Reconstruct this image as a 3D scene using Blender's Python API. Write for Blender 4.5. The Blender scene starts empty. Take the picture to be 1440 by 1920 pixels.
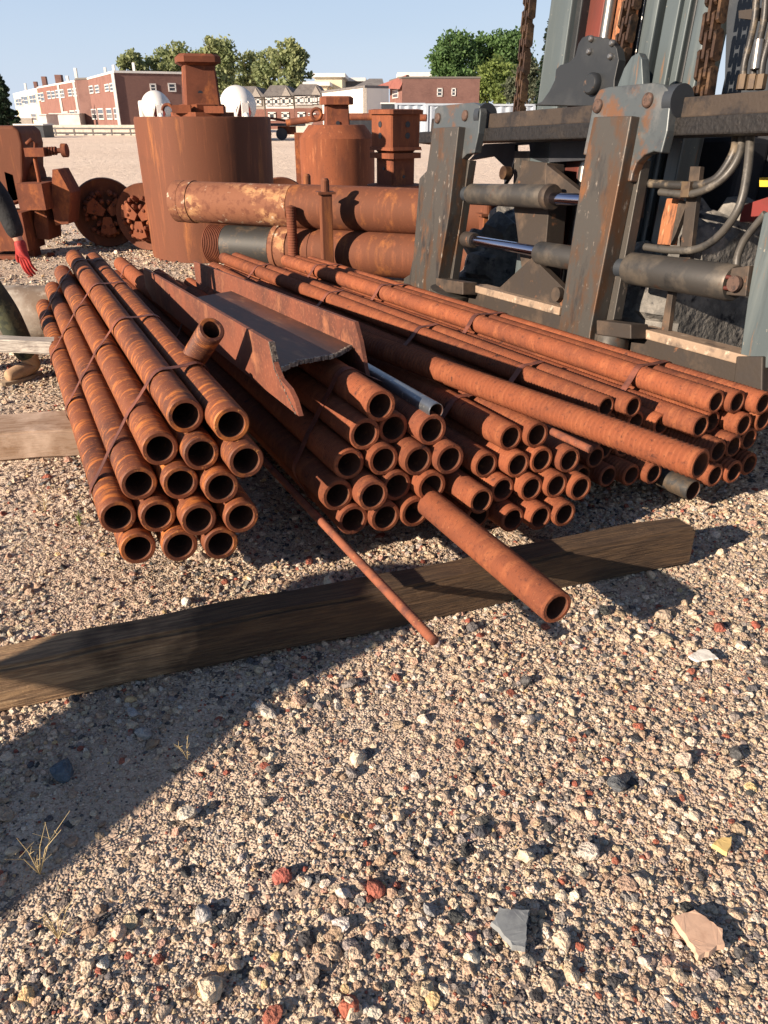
import bpy, bmesh, math, random
import numpy as np
from mathutils import Vector, Matrix, Euler
R = math.radians
S = bpy.context.scene
COL = S.collection
random.seed(4); RNG = np.random.default_rng(4)

# ------------------------------------------------------------------ camera
CAMH = 1.5; F = 1450.0; TH = math.atan((960-217)/F)
cam = bpy.data.cameras.new('camera'); cam.sensor_fit = 'VERTICAL'; cam.sensor_height = 24
cam.lens = 24*F/1920; cam.clip_start = .05; cam.clip_end = 4000
co = bpy.data.objects.new('camera', cam); COL.objects.link(co)
co.location = (0, 0, CAMH); co.rotation_euler = (math.pi/2-TH, 0, 0)
S.camera = co
# ------------------------------------------------------------------ light
SUN_AZ, SUN_EL = 34.0, 20.5        # direction the shadows fall (from +x), elevation
w = bpy.data.worlds.new('World'); S.world = w; w.use_nodes = True
nt = w.node_tree; bg = nt.nodes['Background']
sky = nt.nodes.new('ShaderNodeTexSky'); sky.sky_type = 'NISHITA'; sky.sun_disc = False
sky.sun_elevation = R(SUN_EL); sky.sun_rotation = R(270-SUN_AZ)
sky.air_density = 1.4; sky.dust_density = .35; sky.ozone_density = 3.0; sky.altitude = 0
nt.links.new(sky.outputs[0], bg.inputs[0]); bg.inputs[1].default_value = .06
# thin high morning haze: a pale blue veil over the clear sky, whiter near the horizon
tcw = nt.nodes.new('ShaderNodeTexCoord'); sxyz = nt.nodes.new('ShaderNodeSeparateXYZ'); mrw = nt.nodes.new('ShaderNodeMapRange'); mxw = nt.nodes.new('ShaderNodeMix'); mxw.data_type = 'RGBA'
nt.links.new(tcw.outputs['Generated'], sxyz.inputs[0]); nt.links.new(sxyz.outputs[2], mrw.inputs[0]); mrw.inputs[1].default_value = -.02; mrw.inputs[2].default_value = .16
nzw = nt.nodes.new('ShaderNodeTexNoise'); nzw.inputs['Scale'].default_value = 1.6; nzw.inputs['Detail'].default_value = 3; vmw = nt.nodes.new('ShaderNodeVectorMath'); vmw.operation = 'MULTIPLY'; vmw.inputs[1].default_value = (1, 1, 5)
nt.links.new(tcw.outputs['Generated'], vmw.inputs[0]); nt.links.new(vmw.outputs[0], nzw.inputs[0]); adw = nt.nodes.new('ShaderNodeMath'); adw.operation = 'MULTIPLY_ADD'; adw.inputs[1].default_value = .5; nt.links.new(nzw.outputs[0], adw.inputs[0]); 
sbw = nt.nodes.new('ShaderNodeMath'); sbw.operation = 'SUBTRACT'; sbw.inputs[1].default_value = .25; nt.links.new(mrw.outputs[0], adw.inputs[2]); nt.links.new(adw.outputs[0], sbw.inputs[0]); sbw.use_clamp = True
nt.links.new(sbw.outputs[0], mxw.inputs[0]); mxw.inputs[6].default_value = (.365, .430, .530, 1); mxw.inputs[7].default_value = (.275, .350, .475, 1)
mrz = nt.nodes.new('ShaderNodeMapRange'); nt.links.new(sxyz.outputs[2], mrz.inputs[0]); mrz.inputs[1].default_value = .12; mrz.inputs[2].default_value = .8; mxz = nt.nodes.new('ShaderNodeMix'); mxz.data_type = 'RGBA'
nt.links.new(mrz.outputs[0], mxz.inputs[0]); nt.links.new(mxw.outputs[2], mxz.inputs[6]); mxz.inputs[7].default_value = (.028, .052, .115, 1)
bg2 = nt.nodes.new('ShaderNodeBackground'); nt.links.new(mxz.outputs[2], bg2.inputs[0]); bg2.inputs[1].default_value = .86
msh = nt.nodes.new('ShaderNodeMixShader'); msh.inputs[0].default_value = .85; nt.links.new(bg.outputs[0], msh.inputs[1]); nt.links.new(bg2.outputs[0], msh.inputs[2]); nt.links.new(msh.outputs[0], nt.nodes['World Output'].inputs[0])
sl = bpy.data.lights.new('sun', 'SUN'); sl.energy = 5.0; sl.angle = R(.55); sl.color = (1, .83, .66)
so = bpy.data.objects.new('sun', sl); COL.objects.link(so)
sd = Vector((math.cos(R(SUN_AZ))*math.cos(R(SUN_EL)), math.sin(R(SUN_AZ))*math.cos(R(SUN_EL)), -math.sin(R(SUN_EL))))
so.rotation_euler = sd.to_track_quat('-Z', 'Y').to_euler(); so.location = (-6, -4, 8)
S.view_settings.view_transform = 'Standard'; S.view_settings.look = 'None'
S.view_settings.exposure = 1.12; S.view_settings.gamma = 1

# ------------------------------------------------------------------ helpers
_c, _s = math.cos(TH), math.sin(TH)
def ray(x, y):
    X = (x-720)/F; Y = (960-y)/F
    return Vector((X, _c+Y*_s, -_s+Y*_c))
def atY(x, y, Y):                       # point of the view ray on the plane at distance Y
    d = ray(x, y); t = Y/d.y
    return Vector((d.x*t, Y, CAMH+d.z*t))
def atH(x, y, h=0):
    d = ray(x, y); t = (h-CAMH)/d.z
    return Vector((d.x*t, d.y*t, h))

class MB:
    def __init__(s): s.v = []; s.f = []; s.sm = []
    def add(s, vs, fs, smooth=False):
        o = len(s.v); s.v += [tuple(v) for v in vs]
        s.f += [tuple(i+o for i in f) for f in fs]; s.sm += [smooth]*len(fs)
        return s
    def box(s, c, d, rz=0, M=None, bev=0):
        x, y, z = d[0]/2, d[1]/2, d[2]/2
        m = M or (Matrix.Translation(c) @ Matrix.Rotation(rz, 4, 'Z'))
        if bev <= 0:
            vs = [m @ Vector((a*x, b*y, e*z)) for e in (-1, 1) for b in (-1, 1) for a in (-1, 1)]
            return s.add(vs, [(0,2,3,1),(4,5,7,6),(0,1,5,4),(1,3,7,5),(3,2,6,7),(2,0,4,6)])
        b = min(bev, x*.49, y*.49, z*.49)
        bm = bmesh.new(); bmesh.ops.create_cube(bm, size=1)
        for v in bm.verts: v.co = Vector((v.co.x*2*x, v.co.y*2*y, v.co.z*2*z))
        bmesh.ops.bevel(bm, geom=bm.edges[:], offset=b, segments=2, affect='EDGES', profile=.6)
        s.add([m @ v.co for v in bm.verts], [[v.index for v in f.verts] for f in bm.faces]); bm.free()
        return s
    def box2(s, a, b, bev=0):
        return s.box(((a[0]+b[0])/2, (a[1]+b[1])/2, (a[2]+b[2])/2), (abs(a[0]-b[0]), abs(a[1]-b[1]), abs(a[2]-b[2])), bev=bev)
    def tube(s, pts, r, n=16, cap=True, smooth=True, closed=False):
        pts = [Vector(p) for p in pts]; rr = r if hasattr(r, '__len__') else [r]*len(pts)
        N = len(pts); rings = []; ref = None
        for i, p in enumerate(pts):
            if closed: t = pts[(i+1) % N]-pts[i-1]
            else: t = pts[min(i+1, N-1)]-pts[max(i-1, 0)]
            if t.length < 1e-9: t = Vector((0, 0, 1))
            t.normalize()
            if ref is None: ref = Vector((0, 0, 1)) if abs(t.z) < .9 else Vector((1, 0, 0))
            a = t.cross(ref); a.normalize(); b = t.cross(a); ref = -b if False else a.cross(t)
            rings.append([p+(a*math.cos(2*math.pi*k/n)+b*math.sin(2*math.pi*k/n))*rr[i] for k in range(n)])
        vs = [v for q in rings for v in q]; fs = []
        for i in range(N if closed else N-1):
            j = (i+1) % N
            for k in range(n):
                k2 = (k+1) % n
                fs.append((i*n+k, i*n+k2, j*n+k2, j*n+k))
        s.add(vs, fs, smooth)
        if cap and not closed:
            s.add(rings[0], [tuple(range(n))[::-1]]); s.add(rings[-1], [tuple(range(n))])
        return s
    def lathe(s, prof, n=32, M=None, smooth=False, cap=True):    # prof: (radius, z)
        M = M or Matrix.Identity(4); vs = []
        for r, z in prof:
            vs += [M @ Vector((r*math.cos(2*math.pi*k/n), r*math.sin(2*math.pi*k/n), z)) for k in range(n)]
        fs = []
        for i in range(len(prof)-1):
            for k in range(n):
                k2 = (k+1) % n; fs.append((i*n+k, i*n+k2, (i+1)*n+k2, (i+1)*n+k))
        s.add(vs, fs, smooth)
        if cap:
            if prof[0][0] > 1e-4: s.add(vs[:n], [tuple(range(n))[::-1]])
            if prof[-1][0] > 1e-4: s.add(vs[-n:], [tuple(range(n))])
        return s
    def prism(s, pts, off, cap=True):   # closed outline (3d points) extruded by vector off
        pts = [Vector(p) for p in pts]; off = Vector(off); n = len(pts)
        nrm = Vector((0, 0, 0))
        for i in range(n): nrm += pts[i].cross(pts[(i+1) % n])
        if nrm.dot(off) > 0: pts = pts[::-1]
        s.add(pts+[p+off for p in pts], [tuple(range(n)), tuple(range(2*n-1, n-1, -1))]+[(i, i+n, (i+1) % n+n, (i+1) % n) for i in range(n)])
        return s
    def build(s, name, m=None, parent=None, M=None, sub=0, origin=None):
        me = bpy.data.meshes.new(name)
        vs = s.v
        if origin is not None:
            o_ = Vector(origin); vs = [tuple(Vector(v)-o_) for v in vs]
        me.from_pydata(vs, [], s.f)
        me.polygons.foreach_set('use_smooth', s.sm)
        if m: me.materials.append(m)
        me.update()
        o = bpy.data.objects.new(name, me); COL.objects.link(o)
        if origin is not None: o.location = origin
        if M is not None: o.matrix_world = M
        if parent: o.parent = parent
        return o
def auto_smooth(o, ang=40):
    me = o.data; me.polygons.foreach_set('use_smooth', [True]*len(me.polygons))
    try: me.set_sharp_from_angle(angle=R(ang))
    except Exception: pass
    return o
def tag(o, label=None, cat=None, group=None, kind=None):
    if label: o['label'] = label
    if cat: o['category'] = cat
    if group: o['group'] = group
    if kind: o['kind'] = kind
    return o
def empty(name, loc=(0, 0, 0), label=None, cat=None, group=None, rot=(0, 0, 0), M=None):
    o = bpy.data.objects.new(name, None); COL.objects.link(o); o.empty_display_size = .1
    if M is not None: o.matrix_world = M
    else: o.location = loc; o.rotation_euler = rot
    return tag(o, label, cat, group)

# ------------------------------------------------------------------ materials
TONE = {'rust_ribbed_orange': (.80, .66, .60), 'brass_fitting': (.6, .55, .5), 'red_glove': (.62, .6, .6), 'white_paint': (.84, .84, .85), 'rust_ribbed': (.84, .78, .80), 'rust_plate': (.82, .74, .70), 'rust_streaked': (.84, .76, .68), 'rust_bright': (.80, .74, .70), 'rust_flaky_white': (.72, .70, .68), 'rust_beam': (.72, .62, .62), 'mill_scale': (.42, .38, .36), 'green_foliage': (.9, .78, .95), 'yellow_green_foliage': (.85, .8, .9),
        'worn_fork_steel': (.62, .60, .58), 'worn_blue_grey_plate': (.72, .72, .72), 'greasy_black_bar': (.6, .6, .6), 'dusty_bar': (.48, .46, .46), 'grey_mast_paint': (.85, .88, .88), 'dusty_carriage_steel': (.60, .58, .56),
        'oily_cylinder_barrel': (.62, .62, .62), 'dusty_hose': (.7, .7, .7), 'greasy_rusty_chain': (.62, .60, .58), 'torn_orange_rust': (.7, .65, .6), 'charcoal_plate': (.85, .85, .85), 'rust_threadbar': (.85, .75, .75), 'rust_strap': (.85, .75, .75), 'dusty_tyre_rubber': (.8, .8, .8)}
def mat(name, base, layers=(), rough=.8, metal=0, bump=(), coord='Object', rnd=.0, spec=.5, rough2=None):
    """layers: (color, noise scale, lo, hi[, stretch xyz[, detail]]) ; bump: (scale, strength, dist[, stretch])"""
    tn = TONE.get(name, (1, 1, 1)); base = tuple(a*k for a, k in zip(base, tn)); layers = [(tuple(a*k for a, k in zip(la[0], tn)),)+tuple(la[1:]) for la in layers]
    m = bpy.data.materials.new(name); m.use_nodes = True; t = m.node_tree; N = t.nodes; L = t.links
    b = N['Principled BSDF']; b.inputs['Roughness'].default_value = rough; b.inputs['Metallic'].default_value = metal
    b.inputs['Specular IOR Level'].default_value = spec
    tc = N.new('ShaderNodeTexCoord'); oi = N.new('ShaderNodeObjectInfo')
    off = N.new('ShaderNodeVectorMath'); off.operation = 'MULTIPLY_ADD'
    cmb = N.new('ShaderNodeCombineXYZ')
    for i in range(3): L.new(oi.outputs['Random'], cmb.inputs[i])
    off.inputs[1].default_value = (17, 31, 23) ; L.new(cmb.outputs[0], off.inputs[0]); L.new(tc.outputs[coord], off.inputs[2])
    def mapped(st):
        if not st: return off.outputs[0]
        q = N.new('ShaderNodeVectorMath'); q.operation = 'MULTIPLY'; L.new(off.outputs[0], q.inputs[0]); q.inputs[1].default_value = st
        return q.outputs[0]
    rgb = N.new('ShaderNodeRGB'); rgb.outputs[0].default_value = (*base, 1); cur = rgb.outputs[0]
    for la in layers:
        c, sc, lo, hi = la[:4]; st = la[4] if len(la) > 4 else None; det = la[5] if len(la) > 5 else 6
        n = N.new('ShaderNodeTexNoise'); n.inputs['Scale'].default_value = sc; n.inputs['Detail'].default_value = det
        n.inputs['Roughness'].default_value = .65; L.new(mapped(st), n.inputs['Vector'])
        mr = N.new('ShaderNodeMapRange'); mr.inputs[1].default_value = lo; mr.inputs[2].default_value = hi; L.new(n.outputs[0], mr.inputs[0])
        mx = N.new('ShaderNodeMix'); mx.data_type = 'RGBA'; L.new(mr.outputs[0], mx.inputs[0]); L.new(cur, mx.inputs[6]); mx.inputs[7].default_value = (*c, 1)
        cur = mx.outputs[2]
    if rnd:
        h = N.new('ShaderNodeHueSaturation'); a = N.new('ShaderNodeMapRange'); a.inputs[3].default_value = 1-rnd; a.inputs[4].default_value = 1+rnd
        L.new(oi.outputs['Random'], a.inputs[0]); L.new(a.outputs[0], h.inputs['Value']); L.new(cur, h.inputs['Color']); cur = h.outputs[0]
    L.new(cur, b.inputs['Base Color'])
    prev = None
    for bu in bump:
        sc, stg, dist = bu[:3]; st = bu[3] if len(bu) > 3 else None
        n = N.new('ShaderNodeTexNoise'); n.inputs['Scale'].default_value = sc; n.inputs['Detail'].default_value = 5; L.new(mapped(st), n.inputs['Vector'])
        bp = N.new('ShaderNodeBump'); bp.inputs['Strength'].default_value = stg; bp.inputs['Distance'].default_value = dist
        L.new(n.outputs[0], bp.inputs['Height'])
        if prev: L.new(prev, bp.inputs['Normal'])
        prev = bp.outputs[0]
    if prev: L.new(prev, b.inputs['Normal'])
    return m
RUSTD = (.085, .030, .016); RUST = (.26, .085, .038); RUSTO = (.42, .15, .045)
M_pipe = mat('rust_ribbed', (.25, .080, .034), [((.13, .046, .026), 4, .44, .70, (1, .5, 1)), ((.34, .125, .052), 9, .50, .75, (1, 2.5, 1)), ((.10, .036, .022), 70, .54, .72), ((.42, .20, .09), 110, .64, .72), ((.07, .03, .022), 13, .62, .70)], .82, 0, [(420, .5, .002), (110, .45, .003)], rnd=.20, spec=.25)
M_pipeL = mat('rust_ribbed_orange', (.20, .068, .026), [((.10, .036, .020), 4, .47, .68, (1, .5, 1)), ((.52, .20, .045), 9, .52, .65, (1, 4, 1)), ((.66, .34, .10), 60, .60, .70, (1, 5, 1)), ((.07, .03, .02), 30, .60, .72)], .66, .1, [(300, .3, .002), (60, .2, .002)], rnd=.10)
M_inner = mat('pipe_inside_scale_shade', (.10, .042, .026), [((.055, .028, .02), 8, .45, .65), ((.19, .085, .04), 40, .56, .7)], .9, 0, [(150, .4, .002)], spec=.2)  # inside scale, coloured darker to stand in for shade within the pipes
M_rod = mat('rust_threadbar', (.27, .095, .045), [((.12, .045, .03), 20, .45, .65), ((.5, .28, .12), 80, .62, .7)], .85, 0, [(300, .4, .002)])
M_strap = mat('rust_strap', (.27, .10, .06), [((.10, .04, .03), 9, .4, .6)], .65, .3, [(120, .2, .001)])
M_rust = mat('rust_plate', (.20, .070, .038), [((.10, .037, .022), 2.2, .42, .65), ((.40, .145, .05), 5, .52, .68, (1, 1, .5)), ((.16, .055, .03), 30, .5, .7)], .85, 0, [(60, .25, .004)], rnd=.06, spec=.3)
M_rusts = mat('rust_streaked', (.165, .062, .035), [((.15, .058, .032), 2.0, .40, .62, (1.5, 1.5, .35)), ((.40, .16, .055), 3.0, .55, .72, (2.5, 2.5, .3)), ((.10, .045, .03), 1.6, .58, .75), ((.27, .10, .05), 5.0, .55, .72, (4, 4, .25)), ((.13, .055, .035), 120, .5, .75)], .78, .05, [(45, .2, .004)], spec=.3)
M_rusto = mat('rust_bright', (.245, .080, .036), [((.17, .058, .03), 3, .45, .65, (2.5, 2.5, .5)), ((.42, .17, .08), 7, .58, .72, (3, 3, .4)), ((.12, .045, .03), 60, .55, .72)], .85, 0, [(70, .3, .003)], spec=.3)
M_rustw = mat('rust_flaky_white', (.26, .10, .05), [((.52, .28, .13), 3, .50, .60, (1.5, .8, 1.5)), ((.66, .56, .42), 9, .62, .67), ((.18, .06, .03), 13, .5, .6)], .85, 0, [(50, .4, .004)])
M_beam = mat('rust_beam', (.25, .088, .045), [((.13, .052, .032), 3, .42, .62), ((.46, .21, .10), 6, .56, .74), ((.34, .14, .07), 60, .55, .65)], .75, .1, [(90, .25, .003)])
M_beamweb = mat('mill_scale', (.115, .062, .045), [((.28, .11, .055), 2.2, .45, .62, (3, .6, 1)), ((.50, .26, .13), 5, .56, .70, (3, .7, 1)), ((.65, .5, .3), 160, .71, .73)], .6, .2, [(90, .2, .002)])
M_cut = mat('torch_cut_edge', (.16, .13, .11), [((.38, .33, .26), 60, .5, .6), ((.05, .04, .04), 45, .52, .6)], .5, .4, [(160, .8, .004)])
M_galv = mat('galvanised', (.20, .22, .25), [((.22, .24, .27), 14, .5, .62), ((.6, .62, .6), 30, .6, .7)], .35, .8, [(80, .1, .001)])
M_blackpipe = mat('black_pipe', (.030, .029, .026), [((.10, .07, .045), 7, .5, .68), ((.03, .03, .03), 30, .5, .6)], .6, .2, [(60, .2, .002)])
M_wood = mat('weathered_timber', (.29, .18, .092), [((.14, .085, .05), 16, .46, .60, (.35, 8, 8), 9), ((.40, .27, .15), 30, .56, .68, (.25, 8, 8), 9), ((.17, .10, .055), 6, .42, .62, (1, 9, 9)), ((.42, .27, .15), 3, .5, .7, (1, 4, 4)), ((.055, .035, .025), 1.6, .50, .64, (1, 2.5, 2.5)), ((.12, .075, .045), 25, .52, .62, (.5, 9, 9))], .85, 0, [(26, .9, .010, (.35, 7, 7)), (120, .4, .003), (5, .5, .02, (.5, 3, 3))])
M_woodg = mat('grey_plank', (.36, .33, .29), [((.20, .17, .15), 8, .45, .62, (1, 9, 9)), ((.52, .48, .42), 5, .55, .7, (1, 5, 5))], .9, 0, [(30, .5, .004, (.6, 6, 6))])
M_wooddust = mat('dusty_timber', (.34, .24, .17), [((.24, .15, .09), 6, .45, .62, (1, 7, 7)), ((.50, .38, .29), 4, .50, .66)], .9, 0, [(30, .5, .004, (.6, 6, 6))])
M_conc = mat('pale_concrete', (.55, .50, .43), [((.42, .37, .31), 4, .45, .65), ((.66, .60, .5), 20, .55, .7)], .9, 0, [(50, .3, .003)])
M_edge = mat('scraped_dusty_edge', (.30, .215, .15), [((.12, .09, .07), 8, .52, .66), ((.50, .40, .30), 20, .56, .68)], .7, .2, [(60, .4, .004)])
# forklift paints
M_fork = mat('worn_fork_steel', (.125, .118, .108), [((.17, .095, .055), 4.5, .49, .62, (1.5, 1.5, .6)), ((.33, .15, .065), 6, .57, .67, (1, 1, .35)), ((.055, .055, .058), 5, .56, .68, (1.5, 1.5, .4)), ((.42, .37, .32), 28, .62, .68, (1, 1, .5))], .5, .45, [(40, .25, .003)])
M_forkplate = mat('worn_blue_grey_plate', (.120, .138, .145), [((.24, .24, .23), 4, .52, .68), ((.24, .12, .065), 5, .52, .62), ((.09, .10, .11), 6, .58, .70), ((.42, .22, .12), 40, .66, .70)], .42, .4, [(30, .15, .003)])
M_bar = mat('greasy_black_bar', (.024, .021, .020), [((.055, .042, .032), 5, .52, .68, (.4, 1, 1)), ((.012, .011, .011), 30, .54, .62, (1, 1, 1))], .55, .3, [(50, .6, .008)])
M_bardust = mat('dusty_bar', (.075, .055, .040), [((.17, .12, .078), 1.6, .56, .68), ((.025, .02, .02), 7, .48, .60)], .75, .1, [(50, .5, .006)])
M_mast = mat('grey_mast_paint', (.095, .115, .122), [((.15, .17, .17), 2, .50, .68, (4, 4, .3)), ((.05, .058, .062), 3, .52, .7, (3, 3, .3)), ((.22, .13, .08), 6, .63, .70, (3, 3, .4)), ((.34, .30, .25), 34, .67, .70)], .4, .2, [(20, .05, .003)])
M_mastd = mat('dark_mast_paint', (.030, .036, .044), [((.055, .06, .065), 3, .5, .7)], .5, .1, [(20, .1, .003)])
M_plate = mat('charcoal_plate', (.026, .029, .032), [((.045, .048, .05), 3, .48, .66), ((.16, .10, .065), 10, .66, .70)], .45, .2, [(40, .1, .002)])
M_body = mat('dark_machine_body', (.012, .014, .020), [((.03, .032, .038), 3, .5, .7)], .6, 0, [(20, .2, .003)])
M_redp = mat('red_paint_worn', (.13, .028, .018), [((.07, .02, .015), 3, .45, .65, (2, 2, .4))], .5, .1, [(40, .1, .002)])
M_redm = mat('maroon_paint', (.17, .025, .022), [((.08, .02, .015), 5, .5, .7)], .5)
M_yel = mat('yellow_paint', (.75, .48, .04), (), .5)
M_chain = mat('greasy_rusty_chain', (.105, .062, .042), [((.26, .155, .085), 12, .5, .66), ((.03, .022, .018), 20, .52, .66)], .45, .5, [(60, .3, .003)])
M_cyl = mat('oily_cylinder_barrel', (.085, .080, .074), [((.22, .185, .145), 3.5, .48, .66), ((.15, .07, .04), 8, .60, .70), ((.04, .04, .04), 6, .58, .7)], .5, .35, [(50, .2, .003)])
M_chrome = mat('chrome_rod', (.42, .42, .52), [((.3, .3, .42), 3, .5, .6, (.3, 4, 4))], .12, 1)
M_hose = mat('hose_rubber', (.030, .028, .026), [((.15, .12, .085), 12, .52, .64)], .45, 0, [(200, .3, .002)])
M_hoseg = mat('dusty_hose', (.085, .078, .068), [((.20, .18, .15), 14, .54, .66), ((.03, .03, .03), 9, .54, .66)], .45, 0, [(150, .3, .002)])
M_brass = mat('brass_fitting', (.16, .115, .07), [((.10, .07, .05), 20, .5, .6)], .65, .2)
M_tyre = mat('dusty_tyre_rubber', (.14, .135, .125), [((.30, .28, .25), 6, .45, .62), ((.03, .03, .035), 9, .56, .66)], .9, 0, [(22, .8, .02), (90, .3, .003)])
M_carr = mat('dusty_carriage_steel', (.070, .056, .046), [((.19, .135, .095), 4, .50, .70), ((.065, .055, .05), 6, .52, .66), ((.34, .16, .08), 9, .62, .70)], .65, .3, [(50, .3, .004)])
M_raw = mat('torn_orange_rust', (.42, .17, .075), [((.16, .07, .04), 18, .5, .6, (2, 2, .4)), ((.6, .35, .2), 26, .58, .66, (2, 2, .4))], .7, .1, [(60, .5, .004, (2, 2, .3))])
M_bolt = mat('rusty_bolt', (.10, .060, .045), [((.045, .03, .025), 40, .5, .6)], .7, .3, [(90, .5, .002)])
M_silver = mat('bare_steel', (.24, .235, .225), [((.22, .2, .18), 20, .5, .6)], .35, .8)
# people
M_black = mat('black_cloth', (.010, .011, .013), [((.020, .021, .023), 9, .5, .65)], .9, 0, [(60, .5, .01)])
M_camo = mat('camo_cloth', (.035, .042, .026), [((.075, .078, .04), 9, .50, .54), ((.012, .013, .012), 7, .55, .59)], .9, 0, [(50, .4, .008)])
M_glove = mat('red_glove', (.55, .035, .03), [((.3, .02, .02), 30, .5, .65)], .7, 0, [(120, .3, .002)])
M_glovet = mat('grey_glove_tips', (.25, .24, .24), [((.12, .11, .11), 40, .5, .6)], .8)
M_boot = mat('tan_suede', (.42, .27, .16), [((.30, .19, .11), 20, .5, .65)], .9, 0, [(150, .3, .002)])
M_sole = mat('boot_sole', (.33, .25, .17), (), .9)
M_skin = mat('skin', (.48, .26, .18), [((.55, .30, .22), 20, .5, .65)], .5)
M_hair = mat('dark_hair', (.02, .015, .012), (), .6)

# ------------------------------------------------------------------ ground
def ground_material():
    m = bpy.data.materials.new('gravel_ground'); m.use_nodes = True; t = m.node_tree; N = t.nodes; L = t.links
    b = N['Principled BSDF']; b.inputs['Roughness'].default_value = .95; b.inputs['Specular IOR Level'].default_value = .2
    tc = N.new('ShaderNodeTexCoord')
    def noise(sc, det=4, st=None):
        n = N.new('ShaderNodeTexNoise'); n.inputs['Scale'].default_value = sc; n.inputs['Detail'].default_value = det
        if st:
            q = N.new('ShaderNodeVectorMath'); q.operation = 'MULTIPLY'; q.inputs[1].default_value = st; L.new(tc.outputs['Object'], q.inputs[0]); L.new(q.outputs[0], n.inputs[0])
        else: L.new(tc.outputs['Object'], n.inputs[0])
        return n.outputs[0]
    def mix(f, a, c):
        x = N.new('ShaderNodeMix'); x.data_type = 'RGBA'; L.new(f, x.inputs[0])
        for i, q in ((6, a), (7, c)):
            if isinstance(q, tuple): x.inputs[i].default_value = (*q, 1)
            else: L.new(q, x.inputs[i])
        return x.outputs[2]
    def mr(s_, lo, hi):
        x = N.new('ShaderNodeMapRange'); x.inputs[1].default_value = lo; x.inputs[2].default_value = hi; L.new(s_, x.inputs[0]); return x.outputs[0]
    v = N.new('ShaderNodeTexVoronoi'); v.inputs['Scale'].default_value = 150; L.new(tc.outputs['Object'], v.inputs['Vector'])
    v2 = N.new('ShaderNodeTexVoronoi'); v2.inputs['Scale'].default_value = 38; L.new(tc.outputs['Object'], v2.inputs['Vector'])
    sep = N.new('ShaderNodeSeparateColor'); L.new(v.outputs['Color'], sep.inputs[0])
    sep2 = N.new('ShaderNodeSeparateColor'); L.new(v2.outputs['Color'], sep2.inputs[0])
    c = mix(sep.outputs[0], (.42, .32, .235), (.66, .53, .41))
    c = mix(mr(sep.outputs[1], .86, .9), c, (.10, .09, .085))
    c = mix(mr(sep2.outputs[0], .45, 1), c, (.60, .49, .38))
    c = mix(mr(sep2.outputs[1], .88, .9), c, (.14, .12, .11))
    dirt = mix(noise(60, 8), (.40, .295, .22), (.58, .45, .34))
    c = mix(mr(noise(1.7, 6), .46, .60), c, dirt)
    far = mix(mr(noise(.12, 8, (.8, 1.2, 1)), .35, .68), (.74, .60, .48), (.66, .52, .41))
    far = mix(mr(noise(1.2, 8, (.35, 1.6, 1)), .52, .72), far, (.78, .64, .51))
    geo = N.new('ShaderNodeSeparateXYZ'); L.new(tc.outputs['Object'], geo.inputs[0])
    c = mix(mr(geo.outputs[1], 9, 15), c, far)
    L.new(c, b.inputs['Base Color'])
    bp = N.new('ShaderNodeBump'); bp.inputs['Strength'].default_value = .9; bp.inputs['Distance'].default_value = .006; L.new(v.outputs['Distance'], bp.inputs['Height']); bp.invert = True
    bp2 = N.new('ShaderNodeBump'); bp2.inputs['Strength'].default_value = .7; bp2.inputs['Distance'].default_value = .02; L.new(v2.outputs['Distance'], bp2.inputs['Height']); bp2.invert = True
    bp3 = N.new('ShaderNodeBump'); bp3.inputs['Strength'].default_value = .5; bp3.inputs['Distance'].default_value = .12; L.new(noise(3, 8), bp3.inputs['Height'])
    L.new(bp.outputs[0], bp2.inputs['Normal']); L.new(bp2.outputs[0], bp3.inputs['Normal']); L.new(bp3.outputs[0], b.inputs['Normal'])
    return m
M_ground = ground_material()
gb = MB()
xs = np.unique(np.concatenate([np.linspace(-4, 4, 90), np.linspace(-30, 30, 40), [-1500, -400, -120, 120, 400, 1500]]))
ys = np.unique(np.concatenate([np.linspace(-1, 7, 90), np.linspace(-20, 40, 50), [-900, -150, 90, 250, 700, 2200]]))
def gz(x, y):
    k = math.exp(-((x*x+(y-2)**2)/40.))
    return (.006*math.sin(3.1*x+1.3*y)*math.sin(2.3*y-.7*x)+.004*math.sin(7*x+2)*math.sin(6.1*y))*k-.004
nx = len(xs)
gb.add([(x, y, gz(x, y)) for y in ys for x in xs], [(j*nx+i, j*nx+i+1, (j+1)*nx+i+1, (j+1)*nx+i) for j in range(len(ys)-1) for i in range(nx-1)], True)
tag(gb.build('ground', M_ground), kind='structure')

# ------------------------------------------------------------------ gravel (one object, instanced stones)
def stone_material():
    m = bpy.data.materials.new('stones'); m.use_nodes = True; t = m.node_tree; N = t.nodes; L = t.links
    b = N['Principled BSDF']; b.inputs['Roughness'].default_value = .85; b.inputs['Specular IOR Level'].default_value = .3
    at = N.new('ShaderNodeAttribute'); at.attribute_type = 'INSTANCER'; at.attribute_name = 'tint'
    tc = N.new('ShaderNodeTexCoord'); n = N.new('ShaderNodeTexNoise'); n.inputs['Scale'].default_value = 2.2; n.inputs['Detail'].default_value = 6; L.new(tc.outputs['Object'], n.inputs[0])
    mr = N.new('ShaderNodeMapRange'); mr.inputs[1].default_value = .3; mr.inputs[2].default_value = .7; mr.inputs[3].default_value = .72; mr.inputs[4].default_value = 1.22; L.new(n.outputs[0], mr.inputs[0])
    mul = N.new('ShaderNodeVectorMath'); mul.operation = 'SCALE'; L.new(at.outputs['Color'], mul.inputs[0]); L.new(mr.outputs[0], mul.inputs[3]); L.new(mul.outputs[0], b.inputs['Base Color'])
    bp = N.new('ShaderNodeBump'); bp.inputs['Strength'].default_value = .5; bp.inputs['Distance'].default_value = .15; L.new(n.outputs[0], bp.inputs['Height']); L.new(bp.outputs[0], b.inputs['Normal'])
    return m
M_stone = stone_material()
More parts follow.
